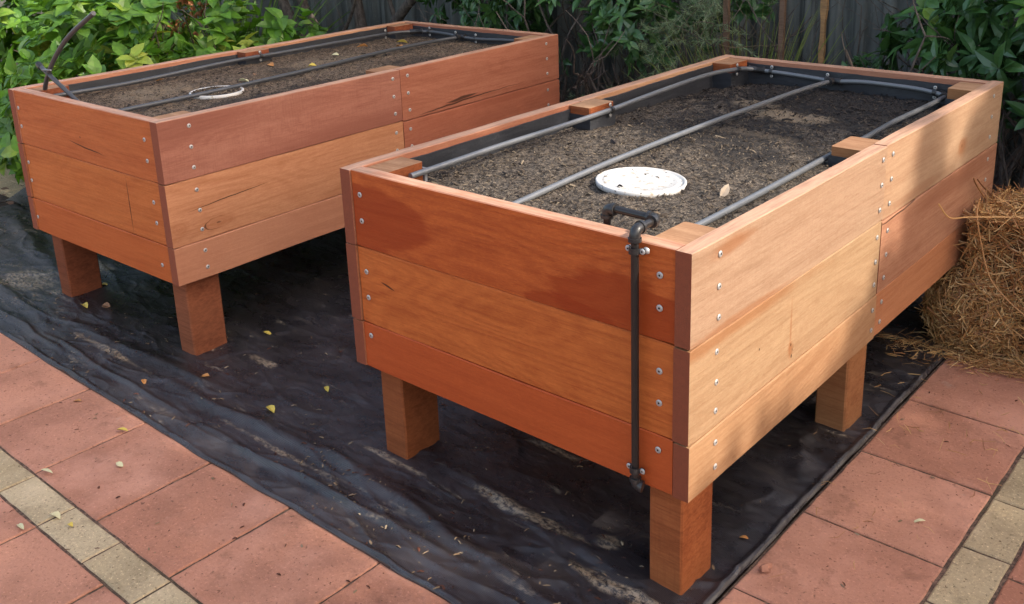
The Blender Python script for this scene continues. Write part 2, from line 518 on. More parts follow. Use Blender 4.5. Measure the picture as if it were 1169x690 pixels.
back_l = wood('left_back_board', (.38, .14, .08), (.27, .09, .05), rings=.15)
bedL = empty('raised_garden_bed', (LX, LY, 0), LA)
tag(bedL, 'left-hand raised red brown timber planter bed on posts, in front of the lime green shrub', 'garden bed', 'raised hardwood garden beds')
bL = bed(bedL, Wl, Ll, jl, dict(front=front_l, near=near_l, far=far_l, left=left_l, back=back_l, end=end_l, leg=leg_l, legtop=legtop, lw=.062),
         [.107, .966, 1.042, 1.892], SZ, [-.925, -.086], [.745, .677, .542, .473, .332], 101)
liner(bedL, Wl, Ll, .018, .66, 5.)

# ================================================================== SOIL
def soil_mat(name, dark, mid, pale, wets, sands, ox=0):
    n = NT(name)
    P = n.coord()
    a = n.noise(P, 6, 5, .6); b = n.noise(P, 70, 5, .72); d = n.noise(n.vmath('MULTIPLY', P, (1, 1.6, 1)), 160, 3, .7)
    c = n.mix(n.mr(b, .40, .60), dark, mid)
    c = n.mix(n.math('MULTIPLY', n.mr(d, .52, .68), n.mr(a, .3, .65, .3, 1)), c, pale)
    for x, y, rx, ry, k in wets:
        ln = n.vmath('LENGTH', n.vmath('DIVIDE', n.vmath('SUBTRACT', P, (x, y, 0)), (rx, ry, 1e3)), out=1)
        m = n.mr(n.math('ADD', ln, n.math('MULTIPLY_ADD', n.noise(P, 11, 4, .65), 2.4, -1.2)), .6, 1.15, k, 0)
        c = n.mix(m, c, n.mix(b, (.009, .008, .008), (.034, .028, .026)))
    for x, y, rx, ry, k in sands:
        ln = n.vmath('LENGTH', n.vmath('DIVIDE', n.vmath('SUBTRACT', P, (x, y, 0)), (rx, ry, 1e3)), out=1)
        m = n.mr(n.math('ADD', ln, n.math('MULTIPLY_ADD', a, 1.6, -.8)), .5, 1.2, k, 0)
        c = n.mix(m, c, n.mix(b, (.14, .105, .07), (.40, .30, .20)))
    n.bump(n.math('ADD', b, d), .9, .008)
    return n.set(Base_Color=c, Roughness=.9, Specular_IOR_Level=.3)

def chip_mat(name, *cols):
    n = NT(name)
    r = n.geo('Random Per Island')
    st = [(i / max(1, len(cols) - 1), c) for i, c in enumerate(cols)]
    c = n.ramp(r, *st)
    f = n.noise(n.coord(), 90, 2)
    c = n.mix(n.mr(f, .3, .7, 0, .4), c, tuple(x * .5 for x in cols[0]))
    return n.set(Base_Color=c, Roughness=.85, Specular_IOR_Level=.25)

def flake(mb, p, L, w, t, rot, tilt, roll=0, mi=0, bend=.0):
    """a bent sliver with thickness"""
    ca, sa = math.cos(rot), math.sin(rot)
    mtx = Matrix.Translation(p) @ Matrix.Rotation(rot, 4, 'Z') @ Matrix.Rotation(tilt, 4, 'Y') @ Matrix.Rotation(roll, 4, 'X')
    vs = []
    for x, ww, zz in ((-L / 2, w * .35, 0), (0, w * .5, bend), (L / 2, w * .25, 0)):
        for y, z in ((-ww, zz), (ww, zz), (0, zz + t)):
            vs.append(mtx @ Vector((x, y, z)))
    fs = [(0, 2, 1), (6, 7, 8)]
    for a in (0, 3):
        fs += [(a, a + 1, a + 4, a + 3), (a + 1, a + 2, a + 5, a + 4), (a + 2, a, a + 3, a + 5)]
    mb.add(vs, fs, mi)

def soil(root, x0, x1, y0, y1, hfun, mats, nchips, label, seed, dens=None):
    mb = MB()
    nx, ny = 120, 220
    vs = []
    for i in range(nx + 1):
        for k in range(ny + 1):
            x = x0 + (x1 - x0) * i / nx; y = y0 + (y1 - y0) * k / ny
            vs.append((x, y, hfun(x, y)))
    fs = [(i * (ny + 1) + k, (i + 1) * (ny + 1) + k, (i + 1) * (ny + 1) + k + 1, i * (ny + 1) + k + 1) for i in range(nx) for k in range(ny)]
    mb.add(vs, fs, 0)
    r = random.Random(seed)
    for q in range(nchips):
        x = r.uniform(x0, x1); y = r.uniform(y0, y1)
        z = hfun(x, y)
        big = r.random() < .04
        L = r.uniform(.003, .011) if not big else r.uniform(.014, .026)
        w = L * r.uniform(.12, .4)
        wet = dens(x, y) if dens else 0
        mi = 2 if r.random() < wet else 1
        if mi == 2: L *= 1.3; w *= 1.6
        flake(mb, Vector((x, y, z + .0015)), L, w, w * .35, r.uniform(0, 6.28), r.uniform(-.5, .5), r.uniform(-.6, .6), mi, r.uniform(0, .004))
    o = mb.build('soil', mats, None)
    o.location = root.location; o.rotation_euler = root.rotation_euler
    tag(o, label, 'soil', kind='stuff')
    return o

def hR(x, y):
    base = .752 + .0035 * noise.noise(Vector((x * 3, y * 3, 0)))
    base -= .026 * min(1, max(0, (y - .7) / 1.1))
    base -= .018 * max(0, (-.72 - x) / .25) ** 1.5 * 1.0 if x < -.72 else 0
    return base + .012 * fbm(x * 10, y * 10, 3, 4) + .016 * max(0, fbm(x * 30, y * 30, 9, 3)) + .002 * noise.noise(Vector((x * 120, y * 120, 0)))
def hL(x, y):
    base = .752 - .010 * min(1, max(0, (y - 1.2) / .7))
    return base + .011 * fbm(x * 10, y * 10, 23, 4) + .012 * max(0, fbm(x * 28, y * 28, 19, 3)) + .002 * noise.noise(Vector((x * 120, y * 120, 5)))
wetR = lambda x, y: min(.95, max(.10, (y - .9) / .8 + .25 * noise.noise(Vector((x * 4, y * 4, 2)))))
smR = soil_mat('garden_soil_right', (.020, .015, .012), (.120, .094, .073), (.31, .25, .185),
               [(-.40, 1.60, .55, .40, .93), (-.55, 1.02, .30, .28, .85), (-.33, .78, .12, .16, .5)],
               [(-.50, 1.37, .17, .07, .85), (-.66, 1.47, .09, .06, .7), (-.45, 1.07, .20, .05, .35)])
smL = soil_mat('garden_soil_left', (.040, .027, .019), (.17, .118, .080), (.33, .25, .17), [(-.2, .5, .14, .6, .7), (-.6, .95, .10, .08, .6), (-.3, 1.4, .12, .20, .5)], [(-.7, .4, .12, .16, .5), (-.65, 1.2, .10, .25, .4)])
ch1 = chip_mat('mulch_fibre', (.035, .025, .018), (.095, .070, .050), (.25, .195, .135), (.06, .043, .030), (.15, .112, .078))
ch2 = chip_mat('black_charred_mulch', (.010, .008, .008), (.045, .034, .030), (.018, .014, .013), (.07, .055, .045))
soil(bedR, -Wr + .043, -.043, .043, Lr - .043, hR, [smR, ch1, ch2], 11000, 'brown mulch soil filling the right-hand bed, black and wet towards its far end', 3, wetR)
soil(bedL, -Wl + .043, -.043, .043, Ll - .043, hL, [smL, ch1, ch2], 6500, 'dry light brown soil filling the left-hand bed', 4, lambda x, y: .12)

# ================================================================== BUCKET LIDS
def lid_mat():
    n = NT('white_plastic_lid')
    P = n.coord()
    a = n.noise(P, 45, 3, .6); b = n.noise(P, 120, 3, .6)
    c = n.mix(n.mr(a, .57, .66, 0, .75), (.56, .54, .51), (.36, .25, .14))
    c = n.mix(n.mr(b, .64, .67, 0, .9), c, (.06, .045, .04))
    return n.set(Base_Color=c, Roughness=.45)
M['lid'] = lid_mat()
def lathe(mb, prof, n=48, mi=0, c=(0, 0, 0)):
    vs = []
    for r, z in prof:
        for k in range(n):
            t = 2 * math.pi * k / n
            vs.append((c[0] + r * math.cos(t), c[1] + r * math.sin(t), c[2] + z))
    fs = [(i * n + k, i * n + (k + 1) % n, (i + 1) * n + (k + 1) % n, (i + 1) * n + k) for i in range(len(prof) - 1) for k in range(n)]
    mb.add(vs, fs, mi)
    if prof[-1][0] < .002: pass
mb = MB()
rr = .111
lathe(mb, [(rr - .004, -.012), (rr, -.010), (rr + .001, .0015), (rr - .001, .0030), (rr - .005, .0030), (rr - .007, -.0005), (rr - .016, -.001), (rr - .018, .0008), (rr - .024, .0008), (rr - .026, -.0004), (rr - .05, .001), (.0005, .0012)])
lid = mb.build('bucket_lid', M['lid'], None, smooth=True, loc=(-.430, .463, .7600))
lid.rotation_euler = (R(-1.2), R(1.5), 0)
tag(lid, 'round white plastic bucket lid lying whole on the soil of the right-hand bed', 'lid')
mb = MB()
rr = .097
lathe(mb, [(rr - .004, -.012), (rr, -.010), (rr + .001, .0045), (rr - .002, .0062), (rr - .006, .0062), (rr - .009, .001), (rr - .014, -.002), (rr - .026, -.007), (rr - .05, -.009), (.0005, -.009)])
c_ = Matrix.Rotation(LA, 4, 'Z') @ Vector((-.475, .525, 0))
lid2 = mb.build('bucket_lid', M['lid'], None, smooth=True, loc=(LX + c_.x, LY + c_.y, .7565))
tag(lid2, 'white ring of a bucket lid half buried in the left-hand bed under its middle pipe', 'lid')
# earth lying on the buried lid belongs to the soil of the left bed
mb = MB(); r = random.Random(5)
for q in range(900):
    a = r.uniform(0, 6.28); d = .088 * math.sqrt(r.random())
    p = Vector((LX + c_.x + d * math.cos(a), LY + c_.y + d * math.sin(a), .7535 + .005 * (1 - d / .09) + r.uniform(0, .004)))
    flake(mb, p, r.uniform(.008, .026), r.uniform(.004, .010), .004, r.uniform(0, 6.28), r.uniform(-.4, .4), r.uniform(-.5, .5), r.choice((0, 0, 1)), .002)
tag(mb.build('soil_crumbs', [ch1, ch2]), 'loose soil crumbs lying inside the half buried lid ring', 'soil', kind='stuff')

# ================================================================== IRRIGATION
def clamp(parent, p, d, side):
    """two-screw saddle over a pipe at p; d = pipe direction, side = outward normal of what it is fixed to"""
    p = Vector(p); d = Vector(d).normalized(); s = Vector(side).normalized(); u = d.cross(s).normalized()
    mb = MB()
    w = .006
    pts = []
    for k in range(9):
        a = math.pi * k / 8
        pts.append(p + u * math.cos(a) * .0115 + s * math.sin(a) * .0115)
    pts = [p + u * .021 - s * .004] + [p + u * .0125 - s * .004] + pts + [p - u * .0125 - s * .004] + [p - u * .021 - s * .004]
    vs = []
    for q in pts:
        vs += [q - d * w, q + d * w]
    n = len(pts)
    out = [v + s * .0015 for v in vs]
    allv = vs + out
    fs = []
    for i in range(n - 1):
        a = i * 2; b = 2 * n + a
        fs += [(a, a + 1, a + 3, a + 2), (b, b + 2, b + 3, b + 1), (a, a + 2, b + 2, b), (a + 1, b + 1, b + 3, a + 3)]
    mb.add(allv, fs)
    o = mb.build('pipe_clamp', M['fitting'], parent)
    for e in (1, -1):
        sc = screw(o, p + u * e * .0165 - s * .0015, s, .0062)
        m2 = MB()
    return o
def dome(parent, p, s, r=.006):
    mb = MB(); s = Vector(s).normalized(); u = s.orthogonal().normalized(); w = s.cross(u)
    vs = []; n = 10
    for h, rr in ((0, 1), (.5, .9), (.85, .6), (1., .15)):
        for k in range(n):
            a = 2 * math.pi * k / n
            vs.append(Vector(p) + s * h * r * .7 + (u * math.cos(a) + w * math.sin(a)) * r * rr)
    fs = [(i * n + k, i * n + (k + 1) % n, (i + 1) * n + (k + 1) % n, (i + 1) * n + k) for i in range(3) for k in range(n)]
    fs.append(tuple(3 * n + k for k in range(n)))
    mb.add(vs, fs)
    return mb.build('screw', M['screw'], parent, smooth=True)
def tee(parent, p, run, branch, r=.0115, name='tee_fitting'):
    mb = MB(); p = Vector(p); run = Vector(run).normalized(); br = Vector(branch).normalized()
    mb.tube([p - run * .026, p + run * .026], r, 12)
    mb.tube([p, p + br * .028], r, 12)
    for q, d in ((p - run * .026, run), (p + run * .026, run), (p + br * .028, br)):
        mb.tube([q - d * .003, q + d * .003], r * 1.22, 12)
    return mb.build(name, M['fitting'], parent, smooth=False)
def smooth_by_angle(o, deg=40):
    o.data.polygons.foreach_set('use_smooth', [True] * len(o.data.polygons))
    o.data.update()
    try: o.data.set_sharp_from_angle(angle=R(deg))
    except Exception: pass
def pipe(parent, pts, r=.0078, seg=8, mat='pipe', name='pipe', n=12):
    mb = MB(); mb.tube(curve(pts, seg) if seg > 1 else pts, r, n)
    o = mb.build(name, M[mat], parent); smooth_by_angle(o)
    return o

irR = empty('irrigation_line', (0, 0, 0))
tag(irR, 'dripper pipe loop, sunlit silver put into its grey, pinned round the right-hand bed with dark riser down its front', 'irrigation pipe', 'irrigation lines in the beds')
pipe(irR, [(-.876, .110, .782), (-.876, .27, .784), (-.877, .45, .786), (-.878, .70, .785), (-.878, .935, .787), (-.877, 1.10, .793), (-.879, 1.26, .797), (-.886, 1.45, .798), (-.888, 1.60, .796), (-.880, 1.71, .790), (-.872, 1.775, .785), (-.855, 1.815, .778)])
pipe(irR, [(-.835, 1.832, .774), (-.72, 1.840, .769), (-.60, 1.836, .764), (-.575, 1.832, .763)])
pipe(irR, [(-.52, 1.830, .765), (-.43, 1.838, .770), (-.27, 1.838, .767), (-.19, 1.828, .761), (-.165, 1.818, .758)])
pipe(irR, [(-.560, .040, .757), (-.568, .19, .759), (-.572, .45, .767), (-.573, .7, .770), (-.573, 1.0, .771), (-.571, 1.3, .769), (-.567, 1.6, .767), (-.555, 1.81, .764)])
pipe(irR, [(-.148, 1.790, .760), (-.143, 1.6, .764), (-.144, 1.35, .768), (-.140, 1.15, .767), (-.145, .93, .765), (-.140, .70, .766), (-.137, .50, .766), (-.137, .26, .766), (-.15, .16, .762)])
tee(irR, (-.845, 1.825, .776), (.8, .4, -.1), (.8, .4, -.1), name='joiner_fitting')
tee(irR, (-.548, 1.832, .764), (1, 0, 0), (-.1, -1, 0))
tee(irR, (-.153, 1.812, .758), (.2, -.2, 0), (0, -1, 0), name='elbow_fitting')
for (x, y) in ((-.925, .933),):
    o = clamp(irR, (-.878, .955, .787), (0, 1, 0), (1, 0, 0))
clamp(irR, (-.876, 1.74, .787), (.1, 1, 0), (1, -.1, 0))
clamp(irR, (-.79, 1.838, .772), (1, 0, 0), (0, -1, 0))
clamp(irR, (-.572, 1.835, .766), (1, 0, 0), (0, -1, 0))
clamp(irR, (-.195, 1.83, .762), (1, 0, 0), (0, -1, 0))
# bracket by the near left post
mb = MB(); mb.box(-.925, -.888, .169, .178, .750, .786); br = mb.build('pipe_bracket', plain('grey_bracket', (.22, .22, .23), .5), irR)
dome(br, (-.905, .181, .778), (0, 1, .3), .006)
dome(br, (-.9065, .166, .7925), (0, 0, 1), .0065)
# riser: up the front, over the rim, along and down into the soil
rx = -.119; ry = -.0145
FB = 'fitting_brown'
pipe(irR, [(rx + .002, ry, .285), (rx, ry, .81)], .0080, 1, FB, 'riser_pipe', 14)
def elbow(parent, p, a, b, r=.0112, ln=.020):
    p = Vector(p); a = Vector(a).normalized(); b = Vector(b).normalized()
    mb = MB()
    pts = [p + a * ln] + [p + a * ln * (1 - t) ** 2 * .7 + b * ln * t ** 2 * .7 for t in (0, .25, .5, .75, 1)] + [p + b * ln]
    mb.tube(pts, r, 14)
    mb.tube([p + a * (ln - .004), p + a * (ln + .003)], r * 1.2, 14)
    mb.tube([p + b * (ln - .004), p + b * (ln + .003)], r * 1.2, 14)
    o = mb.build('elbow_fitting', M['fitting'], parent); smooth_by_angle(o, 50)
    return o
zt = .836
elbow(irR, (rx, ry, zt), (0, 0, -1), (0, 1, 0))
pipe(irR, [(rx, ry + .02, zt), (rx, .052, zt)], .0080, 1, FB, 'riser_pipe', 14)
elbow(irR, (rx, .062, zt), (0, -1, 0), (-1, 0, .0), ln=.018)
pipe(irR, [(rx - .016, .062, zt), (-.222, .062, zt + .001)], .0080, 1, FB, 'riser_pipe', 14)
elbow(irR, (-.240, .062, zt), (1, 0, 0), (0, 0, -1), ln=.018)
pipe(irR, [(-.240, .062, zt - .016), (-.240, .063, .745)], .0080, 1, FB, 'riser_pipe', 14)
elbow(irR, (rx + .002, ry, .282), (0, 0, 1), (1, .25, -.12), r=.0105, ln=.013)
clamp(irR, (rx, ry, .795), (0, 0, 1), (0, -1, 0))
clamp(irR, (rx + .002, ry, .318), (0, 0, 1), (0, -1, 0))
dome(irR, (rx - .018, ry - .001 + .0115, .792), (0, -1, 0), .0075); dome(irR, (rx + .0195, ry + .0105, .795), (0, -1, 0), .0075)

irL = empty('irrigation_line', (LX, LY, 0), LA)
tag(irL, 'dripper pipe loop, its grey darkened as in shade, in the left-hand bed with one free end curling up', 'irrigation pipe', 'irrigation lines in the beds')
pipe(irL, [(-.850, .10, .779), (-.850, .25, .776), (-.850, .40, .775), (-.850, .59, .780), (-.851, .84, .787), (-.852, .96, .787), (-.852, 1.15, .785), (-.852, 1.39, .785), (-.850, 1.66, .784), (-.842, 1.78, .783), (-.815, 1.86, .780)], mat='pipe_dark')
pipe(irL, [(-.785, 1.888, .779), (-.73, 1.915, .777), (-.62, 1.915, .773), (-.56, 1.905, .770)], mat='pipe_dark')
pipe(irL, [(-.50, 1.900, .768), (-.42, 1.906, .766), (-.30, 1.915, .770), (-.12, 1.918, .776)], mat='pipe_dark')
pipe(irL, [(-.440, .04, .764), (-.447, .15, .767), (-.453, .50, .767), (-.490, .95, .767), (-.535, 1.3, .767), (-.556, 1.5, .767), (-.550, 1.75, .768), (-.532, 1.875, .769)], mat='pipe_dark')
tee(irL, (-.800, 1.875, .780), (.7, .6, 0), (.7, .6, 0), name='joiner_fitting')
tee(irL, (-.528, 1.902, .769), (1, 0, 0), (0, -1, 0))
clamp(irL, (-.852, 1.0, .787), (0, 1, 0), (1, 0, 0))
clamp(irL, (-.848, 1.72, .784), (.05, 1, 0), (1, 0, 0))
clamp(irL, (-.745, 1.912, .778), (1, 0, 0), (0, -1, 0))
clamp(irL, (-.565, 1.906, .771), (1, 0, 0), (0, -1, 0))
clamp(irL, (-.44, 1.910, .767), (1, 0, 0), (0, -1, 0))
# raised free end (world coordinates turned into the bed's frame)
inv = (Matrix.Translation((LX, LY, 0)) @ Matrix.Rotation(LA, 4, 'Z')).inverted()
W2 = lambda *p: inv @ Vector(p)
pipe(irL, [W2(-2.750, .062, .755), W2(-2.742, .060, .795), W2(-2.668, .05, .867), W2(-2.573, .05, .947), W2(-2.45, .05, 1.022), W2(-2.262, .05, 1.106)], .0080, name='hose_end', mat='pipe_dark')
pipe(irL, [W2(-2.515, .070, .780), W2(-2.560, .060, .812), W2(-2.640, .050, .857), W2(-2.735, .050, .897)], .0078, name='hose_end', mat='pipe_dark')
mb = MB(); mb.tube([W2(-2.735, .05, .8975), W2(-2.715, .05, .887)], .0105, 12); mb.build('end_cap', M['fitting'], irL)
mb = MB(); mb.tube([W2(-2.668, .05, .871), W2(-2.655, .05, .864)], .0100, 12)
mb.build('joiner_fitting', M['fitting'], irL)
mb = MB(); mb.tube([W2(-2.70, .045, .880), W2(-2.665, .042, .884), W2(-2.630, .045, .886)], .0035, 8)
mb.build('cable_tie', plain('grey_tie', (.20, .21, .21), .5), irL)
o = dome(irL, (-.853, .178, .778), (0, 0, 1), .007)

# ================================================================== GROUND AND PAVING
def ground_mat():
    n = NT('dark_garden_ground'); P = n.coord()
    a = n.noise(P, 3, 5, .65); b = n.noise(P, 40, 5, .7)
    c = n.mix(n.mr(b, .35, .7), (.018, .012, .009), (.10, .065, .042))
    c = n.mix(n.mr(a, .5, .7, 0, .5), c, (.15, .10, .065))
    n.bump(b, .8, .02)
    return n.set(Base_Color=c, Roughness=.95)
mb = MB(); mb.add([(-25, -25, -.03), (25, -25, -.03), (25, 25, -.03), (-25, 25, -.03)], [(0, 1, 2, 3)])
tag(mb.build('ground', ground_mat()), kind='structure')

def paver_mat(name, stops, grit, dark_joint=True, efflo=0.):
    n = NT(name); P = n.coord()
    r = n.geo('Random Per Island')
    c = n.ramp(r, *[(i / (len(stops) - 1), s) for i, s in enumerate(stops)])
    a = n.noise(n.vmath('ADD', P, n.vmath('MULTIPLY', (1, 1, 1), (0, 0, 0))), 5, 5, .6)
    b = n.noise(P, 120, 4, .85); d = n.noise(P, 60, 4, .6)
    c = n.mix(n.mr(a, .42, .72, 0, .6), c, n.mix(.5, c, (.14, .065, .045), 'MULTIPLY') if False else tuple(x * .62 for x in stops[0]))
    c = n.mix(n.mr(b, .56, .68, 0, grit), c, tuple(min(1, x * 1.9) for x in stops[-1]))
    c = n.mix(n.mr(b, .45, .32, 0, grit), c, tuple(x * .35 for x in stops[0]))
    c = n.mix(n.mr(d, .70, .75, 0, .7), c, (.07, .03, .02))
    pit = n.noise(n.vmath('ADD', P, (1.4, 5.1, 0)), 75, 2, .5)
    c = n.mix(n.mr(pit, .66, .71, 0, .75), c, tuple(x * .28 for x in stops[0]))
    du = n.noise(n.vmath('ADD', P, (4.4, 7.1, 0)), 2.6, 5, .65)
    c = n.mix(n.mr(du, .45, .70, 0, .45), c, tuple(min(1, x * 1.35 + .05) for x in stops[1]))
    so = n.noise(n.vmath('ADD', P, (14.4, 2.1, 0)), 9, 5, .7)
    c = n.mix(n.mr(so, .56, .70, 0, .45), c, tuple(x * .45 for x in stops[0]))
    if efflo:
        e = n.noise(n.vmath('ADD', P, (9.1, 3.3, 0)), 7, 4, .6)
        c = n.mix(n.mr(e, .66, .80, 0, efflo), c, (.55, .45, .36))
    n.bump(n.math('ADD', b, d), .8, .0025)
    return n.set(Base_Color=c, Roughness=.85, Specular_IOR_Level=.3)
red = paver_mat('red_clay_paver', [(.43, .185, .112), (.53, .255, .165), (.37, .152, .090), (.47, .218, .140), (.41, .188, .125)], .6, efflo=.4)
cream = paver_mat('cream_brick', [(.42, .315, .18), (.50, .385, .235), (.37, .28, .16), (.45, .34, .20)], .95)

def paver(mb, x0, x1, y0, y1, r, z=0., tilt=.0025):
    b = .0035
    vs = []
    zc = [z + r.uniform(-tilt, tilt) * .4 for _ in range(4)]
    j = lambda: r.uniform(-.0012, .0012)
    nx = max(2, int((x1 - x0) / .03)); ny = max(2, int((y1 - y0) / .03))
    # outline with slightly worn edge
    pts = []
    for i in range(nx): pts.append((x0 + (x1 - x0) * i / nx, y0, 0, -1))
    for i in range(ny): pts.append((x1, y0 + (y1 - y0) * i / ny, 1, 0))
    for i in range(nx): pts.append((x1 - (x1 - x0) * i / nx, y1, 0, 1))
    for i in range(ny): pts.append((x0, y1 - (y1 - y0) * i / ny, -1, 0))
    cx, cy = (x0 + x1) / 2, (y0 + y1) / 2
    top = []; mid = []; low = []
    for px, py, nx_, ny_ in pts:
        w = r.uniform(-.0016, .0010)
        f = (px - x0) / (x1 - x0); g = (py - y0) / (y1 - y0)
        zz = (zc[0] * (1 - f) + zc[1] * f) * (1 - g) + (zc[3] * (1 - f) + zc[2] * f) * g
        px += nx_ * w; py += ny_ * w
        sx = (cx - px); sy = (cy - py)
        sgx = b * (1 if sx > 0 else -1) if abs(abs(sx) - (x1 - x0) / 2) < .004 else 0
        sgy = b * (1 if sy > 0 else -1) if abs(abs(sy) - (y1 - y0) / 2) < .004 else 0
        top.append((px + sgx, py + sgy, zz)); mid.append((px, py, zz - b * .8)); low.append((px, py, zz - .05))
    n = len(pts)
    fs = [tuple(range(n))]
    for k in range(n):
        k2 = (k + 1) % n
        fs += [(n + k, n + k2, k2, k), (2 * n + k, 2 * n + k2, n + k2, n + k)]
    mb.add(top + mid + low, fs)

r = random.Random(11)
g = .0030
mbr = MB(); mbc = MB()
px = lambda i: .030 - .3355 * i
# front apron: rows parallel to x
for i in range(-4, 26):
    x1 = px(i); x0 = px(i + 1)
    if x0 > .02: continue
    paver(mbr, x0 + g, x1 - g, -.6035 + g * .5, -.268, r)
for k in range(-10, 40):
    x1 = -.963 - .2235 * k; x0 = x1 - .2235
    if x0 > .36 or x0 < -7: continue
    if x1 > .36: x1 = .36
    paver(mbc, x0 + g, x1 - g, -.7035 + g * .5, -.6065 - g * .5, r)
for row in range(0, 6):
    y1 = -.7055 - .3355 * row
    for i in range(-8, 24):
        x1 = -1.072 + .3355 * i * -1 ; x0 = x1 - .3355
        if x0 > 1.2 or x0 < -7: continue
        if x1 > 3: continue
        paver(mbr, x0 + g, x1 - g, y1 - .3355 + g, y1 - g, r)
# right side: rows parallel to y
for k in range(-2, 9):
    y0 = .149 + .3395 * k; y1 = y0 + .3395
    y0 = max(y0, -.603)
    paver(mbr, .0245 + g, .3590 - g, y0 + g, y1 - g, r)
for k in range(-5, 13):
    y0 = .590 + .2285 * k
    if y0 < -.60: continue
    paver(mbc, .3625 + g * .5, .4690 - g * .5, y0 + g, y0 + .2285 - g, r)
for c_i in range(0, 4):
    for k in range(-2, 9):
        y0 = .20 + .3395 * k
        paver(mbr, .4725 + .3355 * c_i + g, .4725 + .3355 * (c_i + 1) - g, max(y0, -.7) + g, y0 + .3395 - g, r)
# a few cream bricks at the far left behind the mat
for k in range(6):
    paver(mbc, -5.55 + .225 * k, -5.55 + .225 * (k + 1) - .005, .60, .70, r, -.004)
    paver(mbc, -5.50 + .225 * k, -5.50 + .225 * (k + 1) - .005, .705, .80, r, -.006)
    paver(mbc, -5.55 + .225 * k, -5.55 + .225 * (k + 1) - .005, .49, .595, r, -.004)
o = mbr.build('red_paving', red); tag(o, kind='structure')
o = mbc.build('brick_edging', cream); tag(o, kind='structure')
# dirt in the joints
def joint_mat():
    n = NT('joint_sand'); P = n.coord(); b = n.noise(P, 90, 4, .7); a = n.noise(P, 4, 3)
    c = n.mix(n.mr(b, .4, .65), (.065, .038, .026), (.20, .12, .08))
    c = n.mix(n.mr(a, .5, .65, 0, .6), c, (.05, .042, .02))
    n.bump(b, .6, .004)
    return n.set(Base_Color=c, Roughness=.95)
mb = MB()
mb.add([(-7, -2.8, -.0042), (2, -2.8, -.0042), (2, -.27, -.0042), (-7, -.27, -.0042)], [(0, 1, 2, 3)])
mb.add([(.022, -.27, -.0042), (2, -.27, -.0042), (2, 3.2, -.0042), (.022, 3.2, -.0042)], [(0, 1, 2, 3)])
tag(mb.build('joint_sand', joint_mat()), kind='structure')

# ================================================================== WEED MAT
def mat_mat():
    n = NT('woven_weed_mat'); P = n.coord()
    a = n.noise(n.vmath('MULTIPLY', P, (1.2, 3.2, 1)), 2.2, 5, .6, .4)
    s = n.noise(n.vmath('MULTIPLY', P, (1.3, 7, 1)), 2.6, 6, .72, .6)
    fine = n.noise(n.vmath('MULTIPLY', P, (1, 1.6, 1)), 75, 5, .8)
    dust = n.noise(n.vmath('MULTIPLY', P, (1, 1.7, 1)), 7, 6, .7)
    c = n.mix(n.mr(a, .35, .7), (.016, .0135, .0150), (.040, .035, .039))
    # blown sand: streaks running along the mat, broken up by a fine grain
    m = n.math('MULTIPLY', n.mr(s, .585, .69), n.mr(fine, .42, .62))
    m2 = n.math('MULTIPLY', n.mr(dust, .60, .72), n.mr(fine, .46, .60))
    c = n.mix(n.math('MULTIPLY', m, .75), c, (.32, .25, .175))
    c = n.mix(n.math('MULTIPLY', m2, .30), c, (.22, .18, .135))
    c = n.mix(n.mr(dust, .45, .62, 0, .12), c, (.12, .10, .09))
    for x, y, rx, ry in ((-.50, .06, .20, .022), (-.95, .02, .16, .012), (-3.05, 0.0, .22, .10), (-.15, -.02, .14, .02), (-2.95, .25, .10, .06), (-1.70, .15, .07, .02), (-.62, .32, .10, .02), (-.27, .10, .04, .03), (-1.25, -.14, .20, .012), (-2.2, -.12, .25, .014), (-2.0, .10, .10, .012), (-3.5, .02, .10, .05)):
        ln = n.vmath('LENGTH', n.vmath('DIVIDE', n.vmath('SUBTRACT', P, (x, y, 0)), (rx, ry, 1e3)), out=1)
        k = n.mr(n.math('ADD', ln, n.math('MULTIPLY_ADD', dust, 3.0, -1.5)), .5, 1.1, 1, 0)
        c = n.mix(n.math('MULTIPLY', k, n.mr(fine, .42, .58, .0, .9)), c, (.36, .27, .18))
    wv = n.t.nodes.new('ShaderNodeTexWave'); wv.inputs['Scale'].default_value = 90; n.link(P, wv.inputs['Vector'])
    wv2 = n.t.nodes.new('ShaderNodeTexWave'); wv2.inputs['Scale'].default_value = 90; wv2.bands_direction = 'Y'; n.link(P, wv2.inputs['Vector'])
    h = n.math('ADD', n.math('MULTIPLY', wv.outputs['Fac'], .25), n.math('MULTIPLY', wv2.outputs['Fac'], .25))
    wr = n.noise(n.vmath('MULTIPLY', P, (1, 2.0, 1)), 6.5, 4, .5, .15)
    h = n.math('ADD', h, n.math('MULTIPLY', wr, 9.))
    h = n.math('ADD', h, n.math('MULTIPLY', fine, .5))
    n.bump(h, .5, .004)
    return n.set(Base_Color=c, Roughness=n.mr(n.math('ADD', m, dust), .4, 1.2, .27, .60), Specular_IOR_Level=.75, Specular_Tint=(1, 1, 1, 1))
X0, X1, Y0, Y1 = -4.15, .026, -.29, 2.35
nx, ny = 620, 380
folds = [  # (x0,y0,x1,y1,height,width)
    (-4.1, .02, -2.5, -.16, .012, .035), (-2.7, -.10, -1.5, -.03, .007, .030), (-1.9, -.13, -.75, -.05, .010, .026),
    (-1.1, -.06, -.2, -.15, .013, .028), (-3.9, .30, -3.0, .10, .014, .05), (-3.2, -.20, -2.3, -.22, .012, .018),
    (-1.6, .36, -.9, .22, .009, .05), (-.02, .50, -.30, .62, .014, .05), (-.03, .60, -.14, .80, .012, .04), (-.9, .10, -.1, .02, .008, .03),
    (-1.5, -.20, -.45, -.165, .012, .016), (-1.75, .55, -1.2, 1.3, .012, .05), (-3.8, -.12, -2.95, -.24, .010, .014), (-2.5, -.19, -1.6, -.20, .009, .014)]
